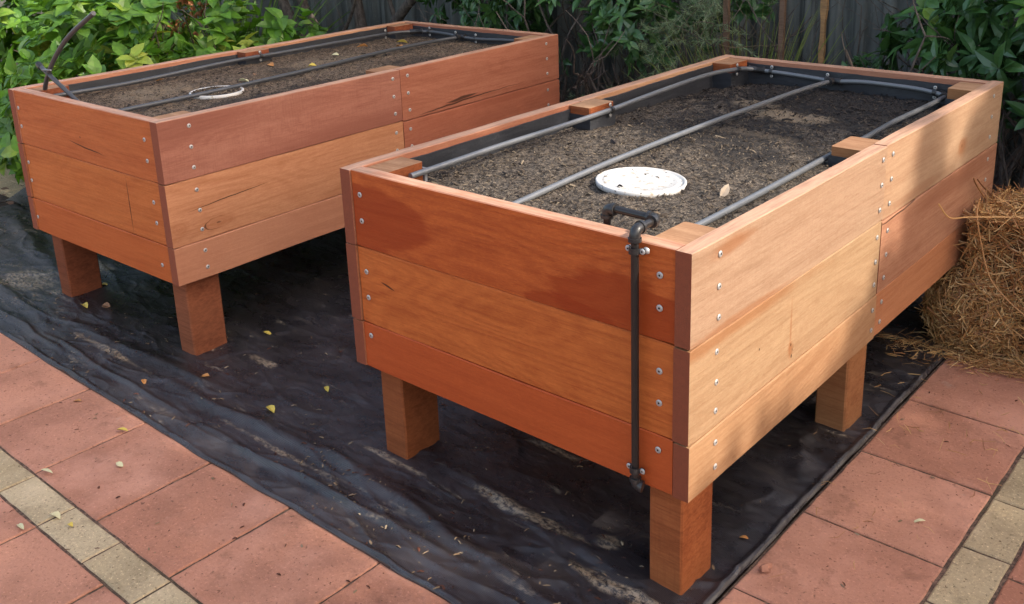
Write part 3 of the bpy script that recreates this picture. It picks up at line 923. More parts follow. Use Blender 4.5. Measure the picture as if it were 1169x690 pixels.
def mat_h(x, y):
    rg = 1 - abs(noise.noise(Vector((x * 2.4 + .6 * y, y * 7 + .8 * noise.noise(Vector((x * 2, y * 2, 1))), 3.3)))) * 2
    rg2 = 1 - abs(noise.noise(Vector((x * 6 - 3 * y, y * 11 + x * 2, 7.7)))) * 2
    h = .006 + .0050 * max(0, rg) ** 6 + .0030 * max(0, rg2) ** 7 + .0045 * fbm(x * 1.8, y * 5.5, 4, 3) + .0028 * fbm(x * 7, y * 18, 8, 3) + .0022 * fbm(x * 16 + y * 9, y * 34, 11, 3)
    for x0, y0, x1, y1, a, w in folds:
        dx, dy = x1 - x0, y1 - y0; L2 = dx * dx + dy * dy
        t = ((x - x0) * dx + (y - y0) * dy) / L2
        tt = min(1, max(0, t))
        wob = .018 * noise.noise(Vector((t * 4, x0, 0)))
        d = math.hypot(x - x0 - dx * tt, y + wob - y0 - dy * tt)
        if d < w * 3:
            e = math.sin(math.pi * min(1, max(0, (t + .05) / 1.1))) ** .5 if 0 < (t + .05) / 1.1 < 1 else 0
            s = d / w
            h += a * e * (math.exp(-s * s * 2.2))
    # rolled seam along both visible edges
    ey = edge_y(x)
    h += .009 * math.exp(-((y - ey - .010) / .006) ** 2) * max(0, .5 + 1.2 * noise.noise(Vector((x * 4, 1, 0))))
    ex = edge_x(y)
    h += .008 * math.exp(-((x - ex + .008) / .008) ** 2)
    return max(h, .0025)
def edge_y(x):
    return -.283 + .012 * noise.noise(Vector((x * 1.7, 5, 0))) + .005 * noise.noise(Vector((x * 8, 6, 0))) + (.03 * (x + .9) if x > -.9 else 0) * .8
def edge_x(y):
    return .021 + .007 * noise.noise(Vector((y * 5, 2, 0))) + (-.10 * (y - 1.5) if y > 1.5 else 0)
mb = MB(); vs = []
for i in range(nx + 1):
    for k in range(ny + 1):
        u = i / nx; v = (k / ny) ** 1.45
        x = X0 + (X1 - X0) * u; y = Y0 + (Y1 - Y0) * v
        ey = edge_y(x); y = ey + (Y1 - ey) * v
        ex = edge_x(y); lx_ = X0 + .10 * noise.noise(Vector((y * 2, 9, 0))) - .9 * max(0, .1 - y) * .3 + .2 * max(0, y - .3)
        x = lx_ + (ex - lx_) * u
        z = mat_h(x, y)
        if i == nx or k == 0: z = .0015
        vs.append((x, y, z))
fs = [(i * (ny + 1) + k, (i + 1) * (ny + 1) + k, (i + 1) * (ny + 1) + k + 1, i * (ny + 1) + k + 1) for i in range(nx) for k in range(ny)]
mb.add(vs, fs)
wm = mb.build('weed_mat', mat_mat(), smooth=True)
tag(wm, 'black woven weed mat with sand streaks and creases spread under both beds', 'weed mat')
# turned-up flap of the mat at its far left corner
mb = MB(); vs = []
for i in range(21):
    for k in range(13):
        a = i / 20; b = k / 12
        x = -4.22 + .62 * a; y = .40 + .26 * b
        vs.append((x, y, .012 + .10 * b ** 1.5 + .018 * math.sin(a * 7 + b * 3)))
mb.add(vs, [(i * 13 + k, (i + 1) * 13 + k, (i + 1) * 13 + k + 1, i * 13 + k + 1) for i in range(20) for k in range(12)])
fl = mb.build('mat_flap', wm.data.materials[0], wm, smooth=True)

# ================================================================== STRAW, CHIPS, LEAVES
def straw_mat():
    n = NT('straw'); r_ = n.geo('Random Per Island')
    c = n.ramp(r_, (0, (.20, .075, .024)), (.3, (.48, .24, .08)), (.6, (.66, .41, .16)), (.85, (.32, .13, .042)), (1, (.78, .54, .26)))
    return n.set(Base_Color=c, Roughness=.55)
M['straw'] = straw_mat()
def straw(mb, p, d, L, w, r, bend=0):
    d = Vector(d).normalized(); u = d.orthogonal().normalized()
    u = (Matrix.Rotation(r.uniform(0, 6.28), 4, d) @ u); v = d.cross(u)
    n = 3 if L < .09 else 6
    vs = []
    for i in range(n):
        t = i / (n - 1); q = Vector(p) + d * L * (t - .5) + u * bend * (1 - (2 * t - 1) ** 2)
        ww = w * (1 - .35 * abs(2 * t - 1))
        vs += [q + v * ww, q - v * ww * .5 + u * ww * .6, q - v * ww * .5 - u * ww * .6]
    fs = []
    for i in range(n - 1):
        a = i * 3
        for k in range(3): fs.append((a + k, a + (k + 1) % 3, a + 3 + (k + 1) % 3, a + 3 + k))
    mb.add(vs, fs)
bx0, bx1, by0, by1, bz = .035, .92, 1.57, 1.88, .455
bale = empty('hay_bale', (.45, 1.72, 0))
tag(bale, 'frayed golden straw bale on the red pavers against the far right end of the bed', 'straw bale')
off = Vector((-.45, -1.72, 0))
mb = MB()
def bulge(x, y, z):
    n_ = Vector((x, y, z))
    k = .018 * noise.noise(n_ * 7) + .010 * noise.noise(n_ * 22)
    return k
N = 22
core = []
cm = bmesh.new(); bmesh.ops.create_cube(cm, size=1)
bmesh.ops.subdivide_edges(cm, edges=cm.edges[:], cuts=18, use_grid_fill=True)
cx, cy, cz = (bx0 + bx1) / 2, (by0 + by1) / 2, bz / 2 - .01
for v in cm.verts:
    p = Vector(v.co)
    rr_ = max(abs(p.x), abs(p.y), abs(p.z)) * 2
    q = Vector((p.x * (bx1 - bx0) * .94, p.y * (by1 - by0) * .9, p.z * (bz - .02)))
    e = sum(1 for c in p if abs(c) > .44)
    if e >= 2: q *= .965
    q *= 1 + bulge(q.x, q.y, q.z) * 1.5
    v.co = q + Vector((cx, cy, cz)) + off
me = bpy.data.meshes.new('straw_core'); cm.to_mesh(me); cm.free()
n = NT('straw_core'); f = n.noise(n.coord(), 70, 4, .7)
me.materials.append(n.set(Base_Color=n.mix(n.mr(f, .35, .7), (.06, .024, .009), (.28, .13, .05)), Roughness=.8)); n.bump(f, 1, .01)
oc = bpy.data.objects.new('straw_core', me); col.objects.link(oc); oc.parent = bale
lump = bmesh.new(); bmesh.ops.create_icosphere(lump, subdivisions=4, radius=1)
for v in lump.verts:
    q = Vector((v.co.x * .13, v.co.y * .09, v.co.z * .155))
    v.co = q * (1 + bulge(q.x, q.y, q.z) * 3) + Vector((.055, 1.625, .135)) + off
me2 = bpy.data.meshes.new('straw_core'); lump.to_mesh(me2); lump.free(); me2.materials.append(me.materials[0])
o2 = bpy.data.objects.new('straw_core', me2); col.objects.link(o2); o2.parent = bale
mb = MB(); r = random.Random(21)
for q in range(18500):
    face = r.choices(('front', 'left', 'top', 'right', 'lump'), (5, 2.2, 4, .4, 2.6))[0]
    a, b = r.random(), r.random()
    if face == 'front': p = Vector((bx0 + (bx1 - bx0) * a, by0 + .008, bz * b)); nn = Vector((0, -1, 0))
    elif face == 'left': p = Vector((bx0 + .008, by0 + (by1 - by0) * a, bz * b)); nn = Vector((-1, 0, 0))
    elif face == 'right': p = Vector((bx1 - .008, by0 + (by1 - by0) * a, bz * b)); nn = Vector((1, 0, 0))
    else: p = Vector((bx0 + (bx1 - bx0) * a, by0 + (by1 - by0) * b, bz)); nn = Vector((0, 0, 1))
    if face == 'lump':
        nn = Vector((r.gauss(0, 1), -abs(r.gauss(0, 1)), r.gauss(0, 1))).normalized()
        p = Vector((.055 + nn.x * .13, 1.625 + nn.y * .09, .135 + nn.z * .155))
        if p.z < 0: continue
    p += nn * (r.uniform(-.012, .014) + .035 * noise.noise(p * 5))
    if p.z < .03: p.y -= r.random() * .03; p.z = max(p.z, .006)
    d = Vector((r.gauss(0, 1), r.gauss(0, 1), r.gauss(0, 1)))
    d -= nn * d.dot(nn) * r.uniform(.45, .95)
    if face == 'front': d.x *= 1.3
    L = r.choice((.02, .03, .04, .05, .07, .10)) * r.uniform(.7, 1.3)
    straw(mb, p + off, d, L, r.uniform(.0013, .0034), r, r.uniform(0, .010))
mb.build('straw', M['straw'], bale)
mb = MB()
for q in range(260):      # long stems bristling from the top and the near corner
    p = Vector((r.uniform(bx0, bx0 + .45), r.uniform(by0, by1), bz + r.uniform(-.02, .012)))
    if q % 3 == 0: p = Vector((bx0 + r.uniform(-.01, .03), r.uniform(by0, by0 + .2), r.uniform(.2, bz)))
    d = Vector((r.gauss(-.2, 1), r.gauss(-.3, .8), r.gauss(.15, .35)))
    straw(mb, p + off, d, r.uniform(.10, .22), r.uniform(.0012, .0022), r, r.uniform(0, .03))
# the stiff stalk sticking out towards the bed, and two hanging down the end
for pts in ([(-.035 + .04, 1.34, .545), (.03, 1.37, .500), (.06, 1.45, .485), (.14, 1.56, .470), (.26, 1.65, .468)],
            [(.045, 1.60, .50), (.060, 1.53, .47), (.085, 1.52, .38), (.12, 1.51, .29), (.17, 1.51, .235), (.24, 1.50, .19)],
            [(.03, 1.72, .46), (.015, 1.66, .52), (.02, 1.60, .56)], [(.06, 1.75, .45), (.02, 1.72, .50), (.015, 1.66, .54)]):
    mb.tube([p + off for p in curve(pts, 5)], .0026, 5)
mb.build('straw_stem', M['straw'], bale)

# loose straw round the bale
mb = MB()
for q in range(700):
    x = r.gauss(.12, .14); y = 1.53 - abs(r.gauss(0, .035)) - (.03 if r.random() < .08 else 0)
    if r.random() < .15: x = r.uniform(-.15, .02); y = r.uniform(1.35, 1.95)
    if r.random() < .05: x = r.uniform(-.02, .34); y = r.uniform(.9, 1.5)
    straw(mb, (x, y, .006 + r.random() * .012), (r.gauss(0, 1), r.gauss(0, 1), r.gauss(0, .08)), r.uniform(.02, .07), r.uniform(.0009, .0018), r, r.uniform(0, .008))
for q in range(45):
    x = r.uniform(-.12, .35); y = r.uniform(.2, 1.5)
    straw(mb, (x, y, .011), (r.gauss(0, 1), r.gauss(0, 1), 0), r.uniform(.02, .06), r.uniform(.0007, .0013), r, r.uniform(0, .012))
tag(mb.build('loose_straw', M['straw']), 'loose straw scattered on the pavers and mat at the foot of the bale', 'straw', kind='stuff')

# wood shavings, bark crumbs, sand grains on paving and mat
mb = MB(); r = random.Random(31)
for q in range(800):
    if r.random() < .6: x = r.uniform(-2.9, .0); y = r.uniform(-.72, -.28) if r.random() < .8 else r.uniform(-1.0, -.7)
    else: x = r.uniform(.03, .7); y = r.uniform(-.2, 1.5)
    L = r.choice((.002, .0025, .003, .003, .004, .004, .005, .012))
    flake(mb, Vector((x, y, .0015)), L, L * r.uniform(.15, .6), .001, r.uniform(0, 6.28), 0, 0, r.choice((0, 0, 1)), r.uniform(0, .002))
for q in range(3000):
    x = r.uniform(-4, 0); y = -.27 + abs(r.gauss(0, .33))
    cl = fbm(x * 2, y * 4, 12, 3)
    if cl < r.uniform(-.1, .3): continue
    L = r.choice((.0025, .003, .004, .006, .009, .016))
    flake(mb, Vector((x, y, mat_h(x, y) + .001)), L, L * r.uniform(.08, .45), .001, r.uniform(0, 6.28), 0, 0, r.choice((0, 1, 1)), r.uniform(0, .003))
tag(mb.build('debris', [chip_mat('bark_crumbs', (.06, .025, .015), (.14, .05, .03), (.05, .02, .015)),
                        chip_mat('pale_shavings', (.30, .21, .12), (.22, .14, .08), (.38, .30, .20), (.15, .09, .055))]),
    'fine wood shavings and bark crumbs scattered over pavers and mat', 'debris', kind='stuff')

LEAFSHAPES = {'oval': [(0, 0), (.18, .30), (.45, .5), (.75, .36), (1, 0)],
              'lance': [(0, 0), (.2, .34), (.45, .5), (.75, .30), (1, 0)],
              'broad': [(0, 0), (.12, .36), (.38, .5), (.70, .36), (1, 0)]}
def leaf(mb, p, d, nrm, L, w, shape='oval', fold=.25, droop=.25, mi=0, twist=0, teeth=0.):
    d = Vector(d).normalized(); nrm = Vector(nrm)
    nrm = nrm - d * nrm.dot(d)
    if nrm.length < 1e-4: nrm = d.orthogonal()
    nrm.normalize(); s = d.cross(nrm)
    pr = LEAFSHAPES[shape]
    vs = []; idx = []
    for i, (t, ww) in enumerate(pr):
        q = Vector(p) + d * L * t - nrm * droop * L * t * t
        if ww == 0:
            idx.append((len(vs),)); vs.append(q)
        else:
            h = fold * ww * w
            tw = twist * t * ww * w
            idx.append((len(vs), len(vs) + 1, len(vs) + 2))
            vs += [q - s * ww * w + nrm * (h + tw), q, q + s * ww * w + nrm * (h - tw)]
    fs = []
    for a, b in zip(idx[:-1], idx[1:]):
        if len(a) == 1: fs += [(a[0], b[1], b[0]), (a[0], b[2], b[1])]
        elif len(b) == 1: fs += [(a[0], a[1], b[0]), (a[1], a[2], b[0])]
        else: fs += [(a[0], a[1], b[1], b[0]), (a[1], a[2], b[2], b[1])]
    mb.add(vs, fs, mi)

def leaf_mat(name, cols, trans=.25, rough=.42, spot=None, spec=.5):
    n = NT(name); r_ = n.geo('Random Per Island')
    c = n.ramp(r_, *[(i / (len(cols) - 1), k) for i, k in enumerate(cols)])
    f = n.noise(n.coord(), 26, 3)
    c = n.mix(n.mr(f, .35, .7, 0, .45), c, tuple(x * .6 for x in cols[0]))
    if spot: c = n.mix(n.mr(n.noise(n.coord(), 160, 2), .62, .68, 0, .7), c, spot)
    n.set(Base_Color=c, Roughness=rough, Specular_IOR_Level=spec)
    tr = n.t.nodes.new('ShaderNodeBsdfTranslucent'); n.link(n.mix(1., c, (1.5, 1.5, .6), 'MULTIPLY'), tr.inputs[0])
    ms = n.t.nodes.new('ShaderNodeMixShader'); ms.inputs[0].default_value = trans
    n.link(n.bs.outputs[0], ms.inputs[1]); n.link(tr.outputs[0], ms.inputs[2]); n.link(ms.outputs[0], n.out.inputs[0])
    return n.mat

FL = {'yellow': plain('yellow_dry_leaf', (.62, .46, .08), .6, var=.25), 'orange': plain('orange_dry_leaf', (.50, .22, .06), .6, var=.25),
      'brown': plain('brown_dry_leaf', (.24, .12, .06), .7, var=.25), 'cream': plain('cream_dry_leaf', (.62, .56, .32), .6, var=.2)}
fallen = [
    (-2.62, .01, .045, .020, 'yellow', 'yellow dry leaf on the mat beside the left bed\'s front left post'),
    (-1.67, -.360, .034, .016, 'yellow', 'yellow curled leaf on the red paver just off the mat edge, left of centre'),
    (-1.87, .28, .032, .014, 'yellow', 'small yellow leaf on the mat between the two beds'),
    (-1.42, -.02, .040, .020, 'yellow', 'yellow leaf on the mat midway between left bed\'s near post and the paving'),
    (-1.38, .16, .028, .012, 'yellow', 'tiny yellow leaf on the mat near the right bed\'s left front post'),
    (-1.73, -.02, .030, .018, 'orange', 'small reddish curled leaf on the mat in front of the left bed\'s near post'),
    (-1.88, -.16, .022, .013, 'orange', 'orange leaf scrap on the mat close to its front edge'),
    (-1.92, -.34, .030, .010, 'orange', 'thin tan leaf lying across the front edge of the mat'),
    (-1.42, -.665, .028, .020, 'cream', 'round cream leaf on the second visible edging brick from the left'),
    (-1.345, -.655, .014, .010, 'yellow', 'tiny yellow seed pod on a cream edging brick'),
    (-1.41, -.735, .042, .010, 'cream', 'slender curved pale leaf across the joint below the edging bricks'),
    (-1.475, -.385 - .06, .026, .012, 'cream', 'pale leaf scrap in the middle of a red paver'),
    (-1.64, -.59, .045, .009, 'cream', 'slender pale leaf on the red paver corner beside the edging bricks'),
    (-2.72, .16, .055, .018, 'yellow', 'pale yellow leaf in the sand by the left bed\'s outer corner'),
    (-2.55, .05, .030, .022, 'brown', 'brown leaf lying against the left bed\'s front left post'),
    (-.94, .70, .030, .016, 'yellow', 'yellow leaf deep in the shade beside the right bed'),
    (.27, .62, .026, .007, 'cream', 'pale straw scrap on the second red paver right of the bed'),
    (-.02, .30, .018, .012, 'orange', 'small orange bark flake on the mat behind the right bed\'s near post'),
]
r = random.Random(41)
for x, y, L, w, c_, lab in fallen:
    mb = MB()
    a = r.uniform(-.6, .6) + r.choice((0, math.pi))
    leaf(mb, (0, 0, .002), (math.cos(a), math.sin(a), r.uniform(.05, .25)), (r.uniform(-.3, .3), r.uniform(-.3, .3), 1), L * 1.15, w * 1.2, 'oval', r.uniform(.3, .9), r.uniform(.1, .5), twist=r.uniform(-.4, .4))
    onm = y > -.28
    o = mb.build('fallen_leaf', FL[c_], None, loc=(x, y, (mat_h(x, y) + .003) if (onm and x < .02) else .004))
    md = o.modifiers.new('thickness', 'SOLIDIFY'); md.thickness = .0008
    tag(o, lab, 'leaf', 'fallen leaves')
bed_leaves = [(-.63, 1.62, 'orange', 'orange leaf on the soil at the far end of the left bed'), (-.70, 1.72, 'yellow', 'yellow leaf on the soil in the far corner of the left bed'),
              (-.74, .98, 'orange', 'orange curled leaf beside the far pipe of the left bed'), (-.62, .80, 'brown', 'red brown leaf on the soil in the middle of the left bed'),
              (-.70, 1.30, 'cream', 'pale dry leaf on the soil beyond the middle of the left bed'), (-.88, .52, 'orange', 'orange twisted leaf against the black inner board of the left bed'),
              (-.79, 1.55, 'orange', 'amber leaf tucked by the pipe near the far left corner of the left bed'), (-.55, .72, 'cream', 'small cream chip just beyond the white ring in the left bed'),
              (-.60, 1.05, 'yellow', 'small amber leaf between the two pipes of the left bed')]
for x, y, c_, lab in bed_leaves:
    mb = MB(); a = r.uniform(0, 6.28)
    L = r.uniform(.030, .050)
    leaf(mb, (0, 0, 0), (math.cos(a), math.sin(a), r.uniform(.1, .5)), (r.uniform(-.5, .5), r.uniform(-.5, .5), 1), L, L * .5, 'oval', r.uniform(.4, 1), r.uniform(.1, .5), twist=.3)
    q = Matrix.Rotation(LA, 4, 'Z') @ Vector((x, y, 0))
    o = mb.build('fallen_leaf', FL[c_], None, loc=(LX + q.x, LY + q.y, hL(x, y) + .004))
    md = o.modifiers.new('thickness', 'SOLIDIFY'); md.thickness = .0008
    tag(o, lab, 'leaf', 'fallen leaves')
mb = MB(); leaf(mb, (0, 0, -.004), (.35, .4, .8), (1, -1, .3), .038, .020, 'oval', .5, .1)
o = mb.build('wood_chip', plain('pale_chip', (.46, .36, .27), .7, var=.25), None, loc=(-.219, .48, hR(-.219, .48)))
o.modifiers.new('thickness', 'SOLIDIFY').thickness = .002
tag(o, 'pale wood chip standing in the soil to the right of the whole bucket lid', 'wood chip')
mb = MB(); flake(mb, Vector((0, 0, .006)), .028, .020, .012, .5, .1, .2, 0, .003); mb.box(-.009, .010, -.007, .006, .001, .011)
o = mb.build('wood_offcut', plain('offcut_wood', (.42, .19, .12), .8, var=.3), None, loc=(.058, .235, .002)); o.rotation_euler = (0, 0, .6)
tag(o, 'small pinkish timber offcut on the paver beside the mat\'s right edge', 'wood chip')

# ================================================================== FENCE
def fence_mat():
    n = NT('weathered_fibre_cement'); P = n.coord()
    a = n.noise(n.vmath('MULTIPLY', P, (1, 1, .35)), 4, 5, .65); b = n.noise(P, 60, 4, .7)
    s = n.noise(n.vmath('MULTIPLY', P, (26, 26, .9)), 1, 4, .6)
    c = n.mix(n.mr(a, .3, .7), (.075, .078, .068), (.165, .165, .145))
    c = n.mix(n.mr(s, .46, .66, 0, .8), c, (.035, .036, .030))
    c = n.mix(n.mr(b, .58, .74, 0, .35), c, (.30, .29, .26))
    n.bump(b, .4, .004)
    return n.set(Base_Color=c, Roughness=.85)
M['fence'] = fence_mat()
def fence(name, p0, p1, H, label, z0=-.03):
    p0 = Vector(p0); p1 = Vector(p1); d = (p1 - p0); L = d.length; d.normalize(); nn = Vector((d.y, -d.x, 0))
    mb = MB(); per = .125; k = 12
    n = int(L / per * k); vs = []
    for i in range(n + 1):
        s = L * i / n
        off_ = .020 * math.sin(2 * math.pi * s / per) + .006 * math.sin(6 * math.pi * s / per)
        for dy in (0, .006):
            for z in (z0, H):
                q = p0 + d * s + nn * (off_ - dy)
                vs.append((q.x, q.y, z))
    fs = []
    for i in range(n):
        a = i * 4; b = a + 4
        fs += [(a, b, b + 1, a + 1), (a + 2, a + 3, b + 3, b + 2), (a + 1, b + 1, b + 3, a + 3)]
    mb.add(vs, fs)
    root = empty(name, p0)
    tag(root, label, 'fence')
    mb.v = [tuple(Vector(v) - p0) for v in mb.v]
    mb.build('corrugated_sheet', M['fence'], root, smooth=True)
    m2 = MB(); q = d * L
    for off2 in (0,):
        a = Vector((0, 0, H)); w = nn * .035
        m2.add([a - w, a + w, a + w + q, a - w + q, a - w + Vector((0, 0, .05)), a + w + Vector((0, 0, .05)), a + w + q + Vector((0, 0, .05)), a - w + q + Vector((0, 0, .05))],
               [(0, 3, 2, 1), (4, 5, 6, 7), (0, 1, 5, 4), (1, 2, 6, 5), (2, 3, 7, 6), (3, 0, 4, 7)])
    m2.build('fence_cap', M['fence'], root)
    return root
fence('corrugated_fence', (-8.2, 2.95, 0), (3.4, 2.95, 0), 1.8, 'tall weathered grey corrugated fence running behind the beds and shrubs')
fence('corrugated_fence', (-8.2, -3.2, 0), (-8.2, 2.9, 0), 1.8, 'grey corrugated side fence hidden behind the lime green shrub on the left')
# timber stakes
stake_m = wood('stake_wood', (.17, .10, .065), (.09, .05, .03), rings=.1, fine=.5)
stake_o = wood('weathered_orange_stake', (.42, .22, .09), (.16, .09, .05), rings=.3, fine=.6)
def stake(x, y, w, H, mat, label, lean=0, rag=0):
    mb = MB(); n = 30; vs = []
    for i in range(n + 1):
        z = -.03 + H * i / n
        k = rag * noise.noise(Vector((z * 9, x, 0)))
        cx_ = lean * z
        for a, b in ((-1, -1), (1, -1), (1, 1), (-1, 1)):
            vs.append((cx_ + a * w * (.5 + k), b * w * .4, z))
    mb.add(vs, [(i * 4 + k, i * 4 + (k + 1) % 4, (i + 1) * 4 + (k + 1) % 4, (i + 1) * 4 + k) for i in range(n) for k in range(4)])
    mb.add(vs[-4:], [(0, 1, 2, 3)])
    o = mb.build('garden_stake', mat, None, loc=(x, y, 0)); tag(o, label, 'stake', 'timber stakes by the fence')
    return o
stake(-1.235, 2.30, .024, 1.75, stake_m, 'brown upright timber stake above the far left corner of the right bed', -.01)
stake(-.985, 2.30, .022, 1.6, stake_m, 'slim brown timber stake in front of the grey fence, middle of three', .0)
stake(-.865, 2.42, .022, 1.7, stake_o, 'ragged orange-brown stake against the fence, rightmost of three', .005, .5)

# ================================================================== PLANTS
bark = NT('grey_brown_bark'); _f = bark.noise(bark.vmath('MULTIPLY', bark.coord(), (1, 1, .3)), 45, 4, .7)
bark.bump(_f, .8, .006); M['bark'] = bark.set(Base_Color=bark.mix(bark.mr(_f, .3, .7), (.045, .033, .027), (.16, .125, .10)), Roughness=.9)
M['twig'] = plain('green_brown_twig', (.09, .065, .035), .8, var=.3)
limes = [(.075, .17, .02), (.10, .24, .025), (.14, .32, .03), (.06, .15, .03), (.17, .34, .04), (.09, .21, .02), (.26, .38, .05)]
greens = [(.055, .130, .038), (.075, .170, .042), (.055, .13, .045), (.10, .21, .055), (.04, .095, .03), (.08, .17, .065)]
M['lime'] = leaf_mat('lime_leaf', limes, .30, .42)
M['limey'] = leaf_mat('variegated_leaf', [(.36, .42, .06), (.45, .48, .10), (.25, .38, .04)], .3, .45, spot=(.09, .2, .03))
M['deadfl'] = leaf_mat('rusty_dead_leaf', [(.30, .10, .04), (.38, .16, .06), (.22, .08, .035)], .2, .7)
M['laurel'] = leaf_mat('glossy_laurel_leaf', greens, .18, .30, spec=.6)
M['deep'] = leaf_mat('dark_shrub_leaf', [(.018, .045, .015), (.028, .07, .02), (.02, .055, .02)], .15, .35)
M['blade'] = leaf_mat('strappy_blade', [(.06, .13, .03), (.09, .19, .04), (.18, .27, .07), (.07, .15, .03)], .2, .4)
M['blade2'] = leaf_mat('yellow_green_blade', [(.20, .25, .05), (.14, .19, .04), (.30, .30, .09)], .25, .5)
M['fern'] = leaf_mat('fern_frond', [(.04, .12, .02), (.07, .17, .03), (.05, .14, .02)], .3, .5)
M['feather'] = leaf_mat('feathery_needle', [(.16, .24, .11), (.22, .30, .15), (.28, .34, .18), (.13, .19, .09)], .2, .55)

def branchy(mb, p, d, L, r0, depth, rr, tips, spread=.7, up=.15):
    pts = [Vector(p)]; d = Vector(d).normalized(); n = 6
    for i in range(n):
        d = (d + Vector((rr.gauss(0, .16), rr.gauss(0, .16), rr.gauss(0, .12) + up * .2))).normalized()
        pts.append(pts[-1] + d * L / n)
    mb.tube(pts, [r0 * (1 - .55 * i / n) for i in range(n + 1)], 6, False)
    if depth == 0:
        tips.append((pts[-1], d)); tips.append((pts[3], d)); return
    for k in range(rr.choice((2, 3))):
        i = rr.randint(2, n)
        nd = (d + Vector((rr.gauss(0, spread), rr.gauss(0, spread), rr.gauss(0, spread * .7)))).normalized()
        branchy(mb, pts[i], nd, L * rr.uniform(.55, .8), r0 * .5, depth - 1, rr, tips, spread, up)

def rosette(mb, p, axis, rr, n, L, w, shape, mi=0, spread=.9, droop=.3, fold=.25):
    axis = Vector(axis).normalized(); u = axis.orthogonal().normalized(); v = axis.cross(u)
    a0 = rr.uniform(0, 6.28)
    for k in range(n):
        a = a0 + k * 2.4 + rr.uniform(-.3, .3)
        d = (u * math.cos(a) + v * math.sin(a)) * spread + axis * rr.uniform(.15, .8)
        s = rr.uniform(.6, 1.15)
        leaf(mb, Vector(p) - axis * rr.uniform(0, L * .5), d, axis + Vector((0, 0, .6)), L * s, w * s, shape, fold * rr.uniform(.5, 1.5), droop * rr.uniform(.3, 1.6), mi, rr.uniform(-.3, .3))

# ---- lime green leafy shrub, left
def shrub(name, label, cat, loc, blobs, nros, leafspec, mats, seed, stems=9, group=None, stem_h=.9, extra=None, core=0):
    root = empty(name, loc); tag(root, label, cat, group)
    rr = random.Random(seed); L0 = Vector(loc)
    sb = MB(); tips = []
    for k in range(stems):
        b = rr.choice(blobs)
        bx, by = b[0] - loc[0] + rr.uniform(-.5, .5) * b[3], b[1] - loc[1] + rr.uniform(-.5, .5) * b[4]
        branchy(sb, (bx * .8, by * .8, -.02), (rr.gauss(0, .25), rr.gauss(0, .25), 1), min(stem_h, b[2] + b[5]) * .62, rr.uniform(.008, .016), 2, rr, tips, .6)
    sb.build('stems', M['bark'], root)
    fb = MB()
    tot = sum(b[3] * b[4] * b[5] for b in blobs)
    nn, L, w, shape, droop = leafspec
    for b in blobs:
        cnt = int(nros * b[3] * b[4] * b[5] / tot)
        for q in range(cnt):
            while True:
                v = Vector((rr.uniform(-1, 1), rr.uniform(-1, 1), rr.uniform(-1, 1)))
                if .35 < v.length < 1: break
            p = Vector((b[0] + v.x * b[3], b[1] + v.y * b[4], b[2] + v.z * b[5]))
            if noise.noise(p * 3.3 + Vector((seed, 0, 0))) < -.22: continue
            if p.z < .03: continue
            if extra and not extra(p): continue
            ax = (v + Vector((rr.gauss(0, .4), rr.gauss(0, .4) - .25, rr.gauss(.5, .3)))).normalized()
            mi = 0
            if len(mats) > 1 and rr.random() < .06: mi = 1
            rosette(fb, p - L0, ax, rr, nn + rr.randint(-2, 2), L, w, shape, mi, droop=droop)
    fb.build('foliage', mats, root)
    return root

def clear_beds(p):     # nothing grows into the beds
    if -2.93 < p.x < .05 and p.y < 2.06: return False
    if p.x < -2.80 and p.y < .1 and p.x > -3.4 and False: return False
    return True
shrub('leafy_shrub', 'bushy lime green broad-leaved shrub filling the corner left of the left bed', 'shrub', (-4.3, 1.2, 0),
      [(-3.75, .75, .50, .62, .55, .62), (-4.5, .95, .62, .80, .55, .78), (-3.95, 1.45, .55, .75, .60, .70), (-5.2, 1.2, .65, .8, .7, .8), (-5.3, 1.75, .55, .7, .40, .6), (-3.40, 1.15, .42, .38, .55, .50)],
      2300, (6, .088, .062, 'broad', .35), [M['lime'], M['limey']], 51, 14, extra=clear_beds)
# rusty dead flower heads standing in the shrub
hy = empty('dead_flower_head', (-4.35, 1.55, .0)); tag(hy, 'rusty brown dead flower clusters among the lime green leaves', 'dead flowers')
mb = MB(); sb = MB(); rr = random.Random(8)
for cx_, cy_, cz_ in ((-4.15, 1.45, .93), (-4.28, 1.38, .98), (-4.22, 1.45, .75), (-4.05, 1.52, .87), (-4.3, 1.4, .86)):
    for q in range(26):
        p = Vector((cx_, cy_, cz_)) + Vector((rr.gauss(0, .035), rr.gauss(0, .035), rr.gauss(0, .035)))
        leaf(mb, p - hy.location, (rr.gauss(0, 1), rr.gauss(0, 1), rr.gauss(0, 1)), (0, -1, 1), .035, .026, 'oval', .6, .4)
    sb.tube([Vector((cx_ + .1, cy_ + .1, .2)) - hy.location, Vector((cx_, cy_, cz_)) - hy.location], [.006, .003], 5)
mb.build('florets', M['deadfl'], hy); sb.build('stem', M['twig'], hy)

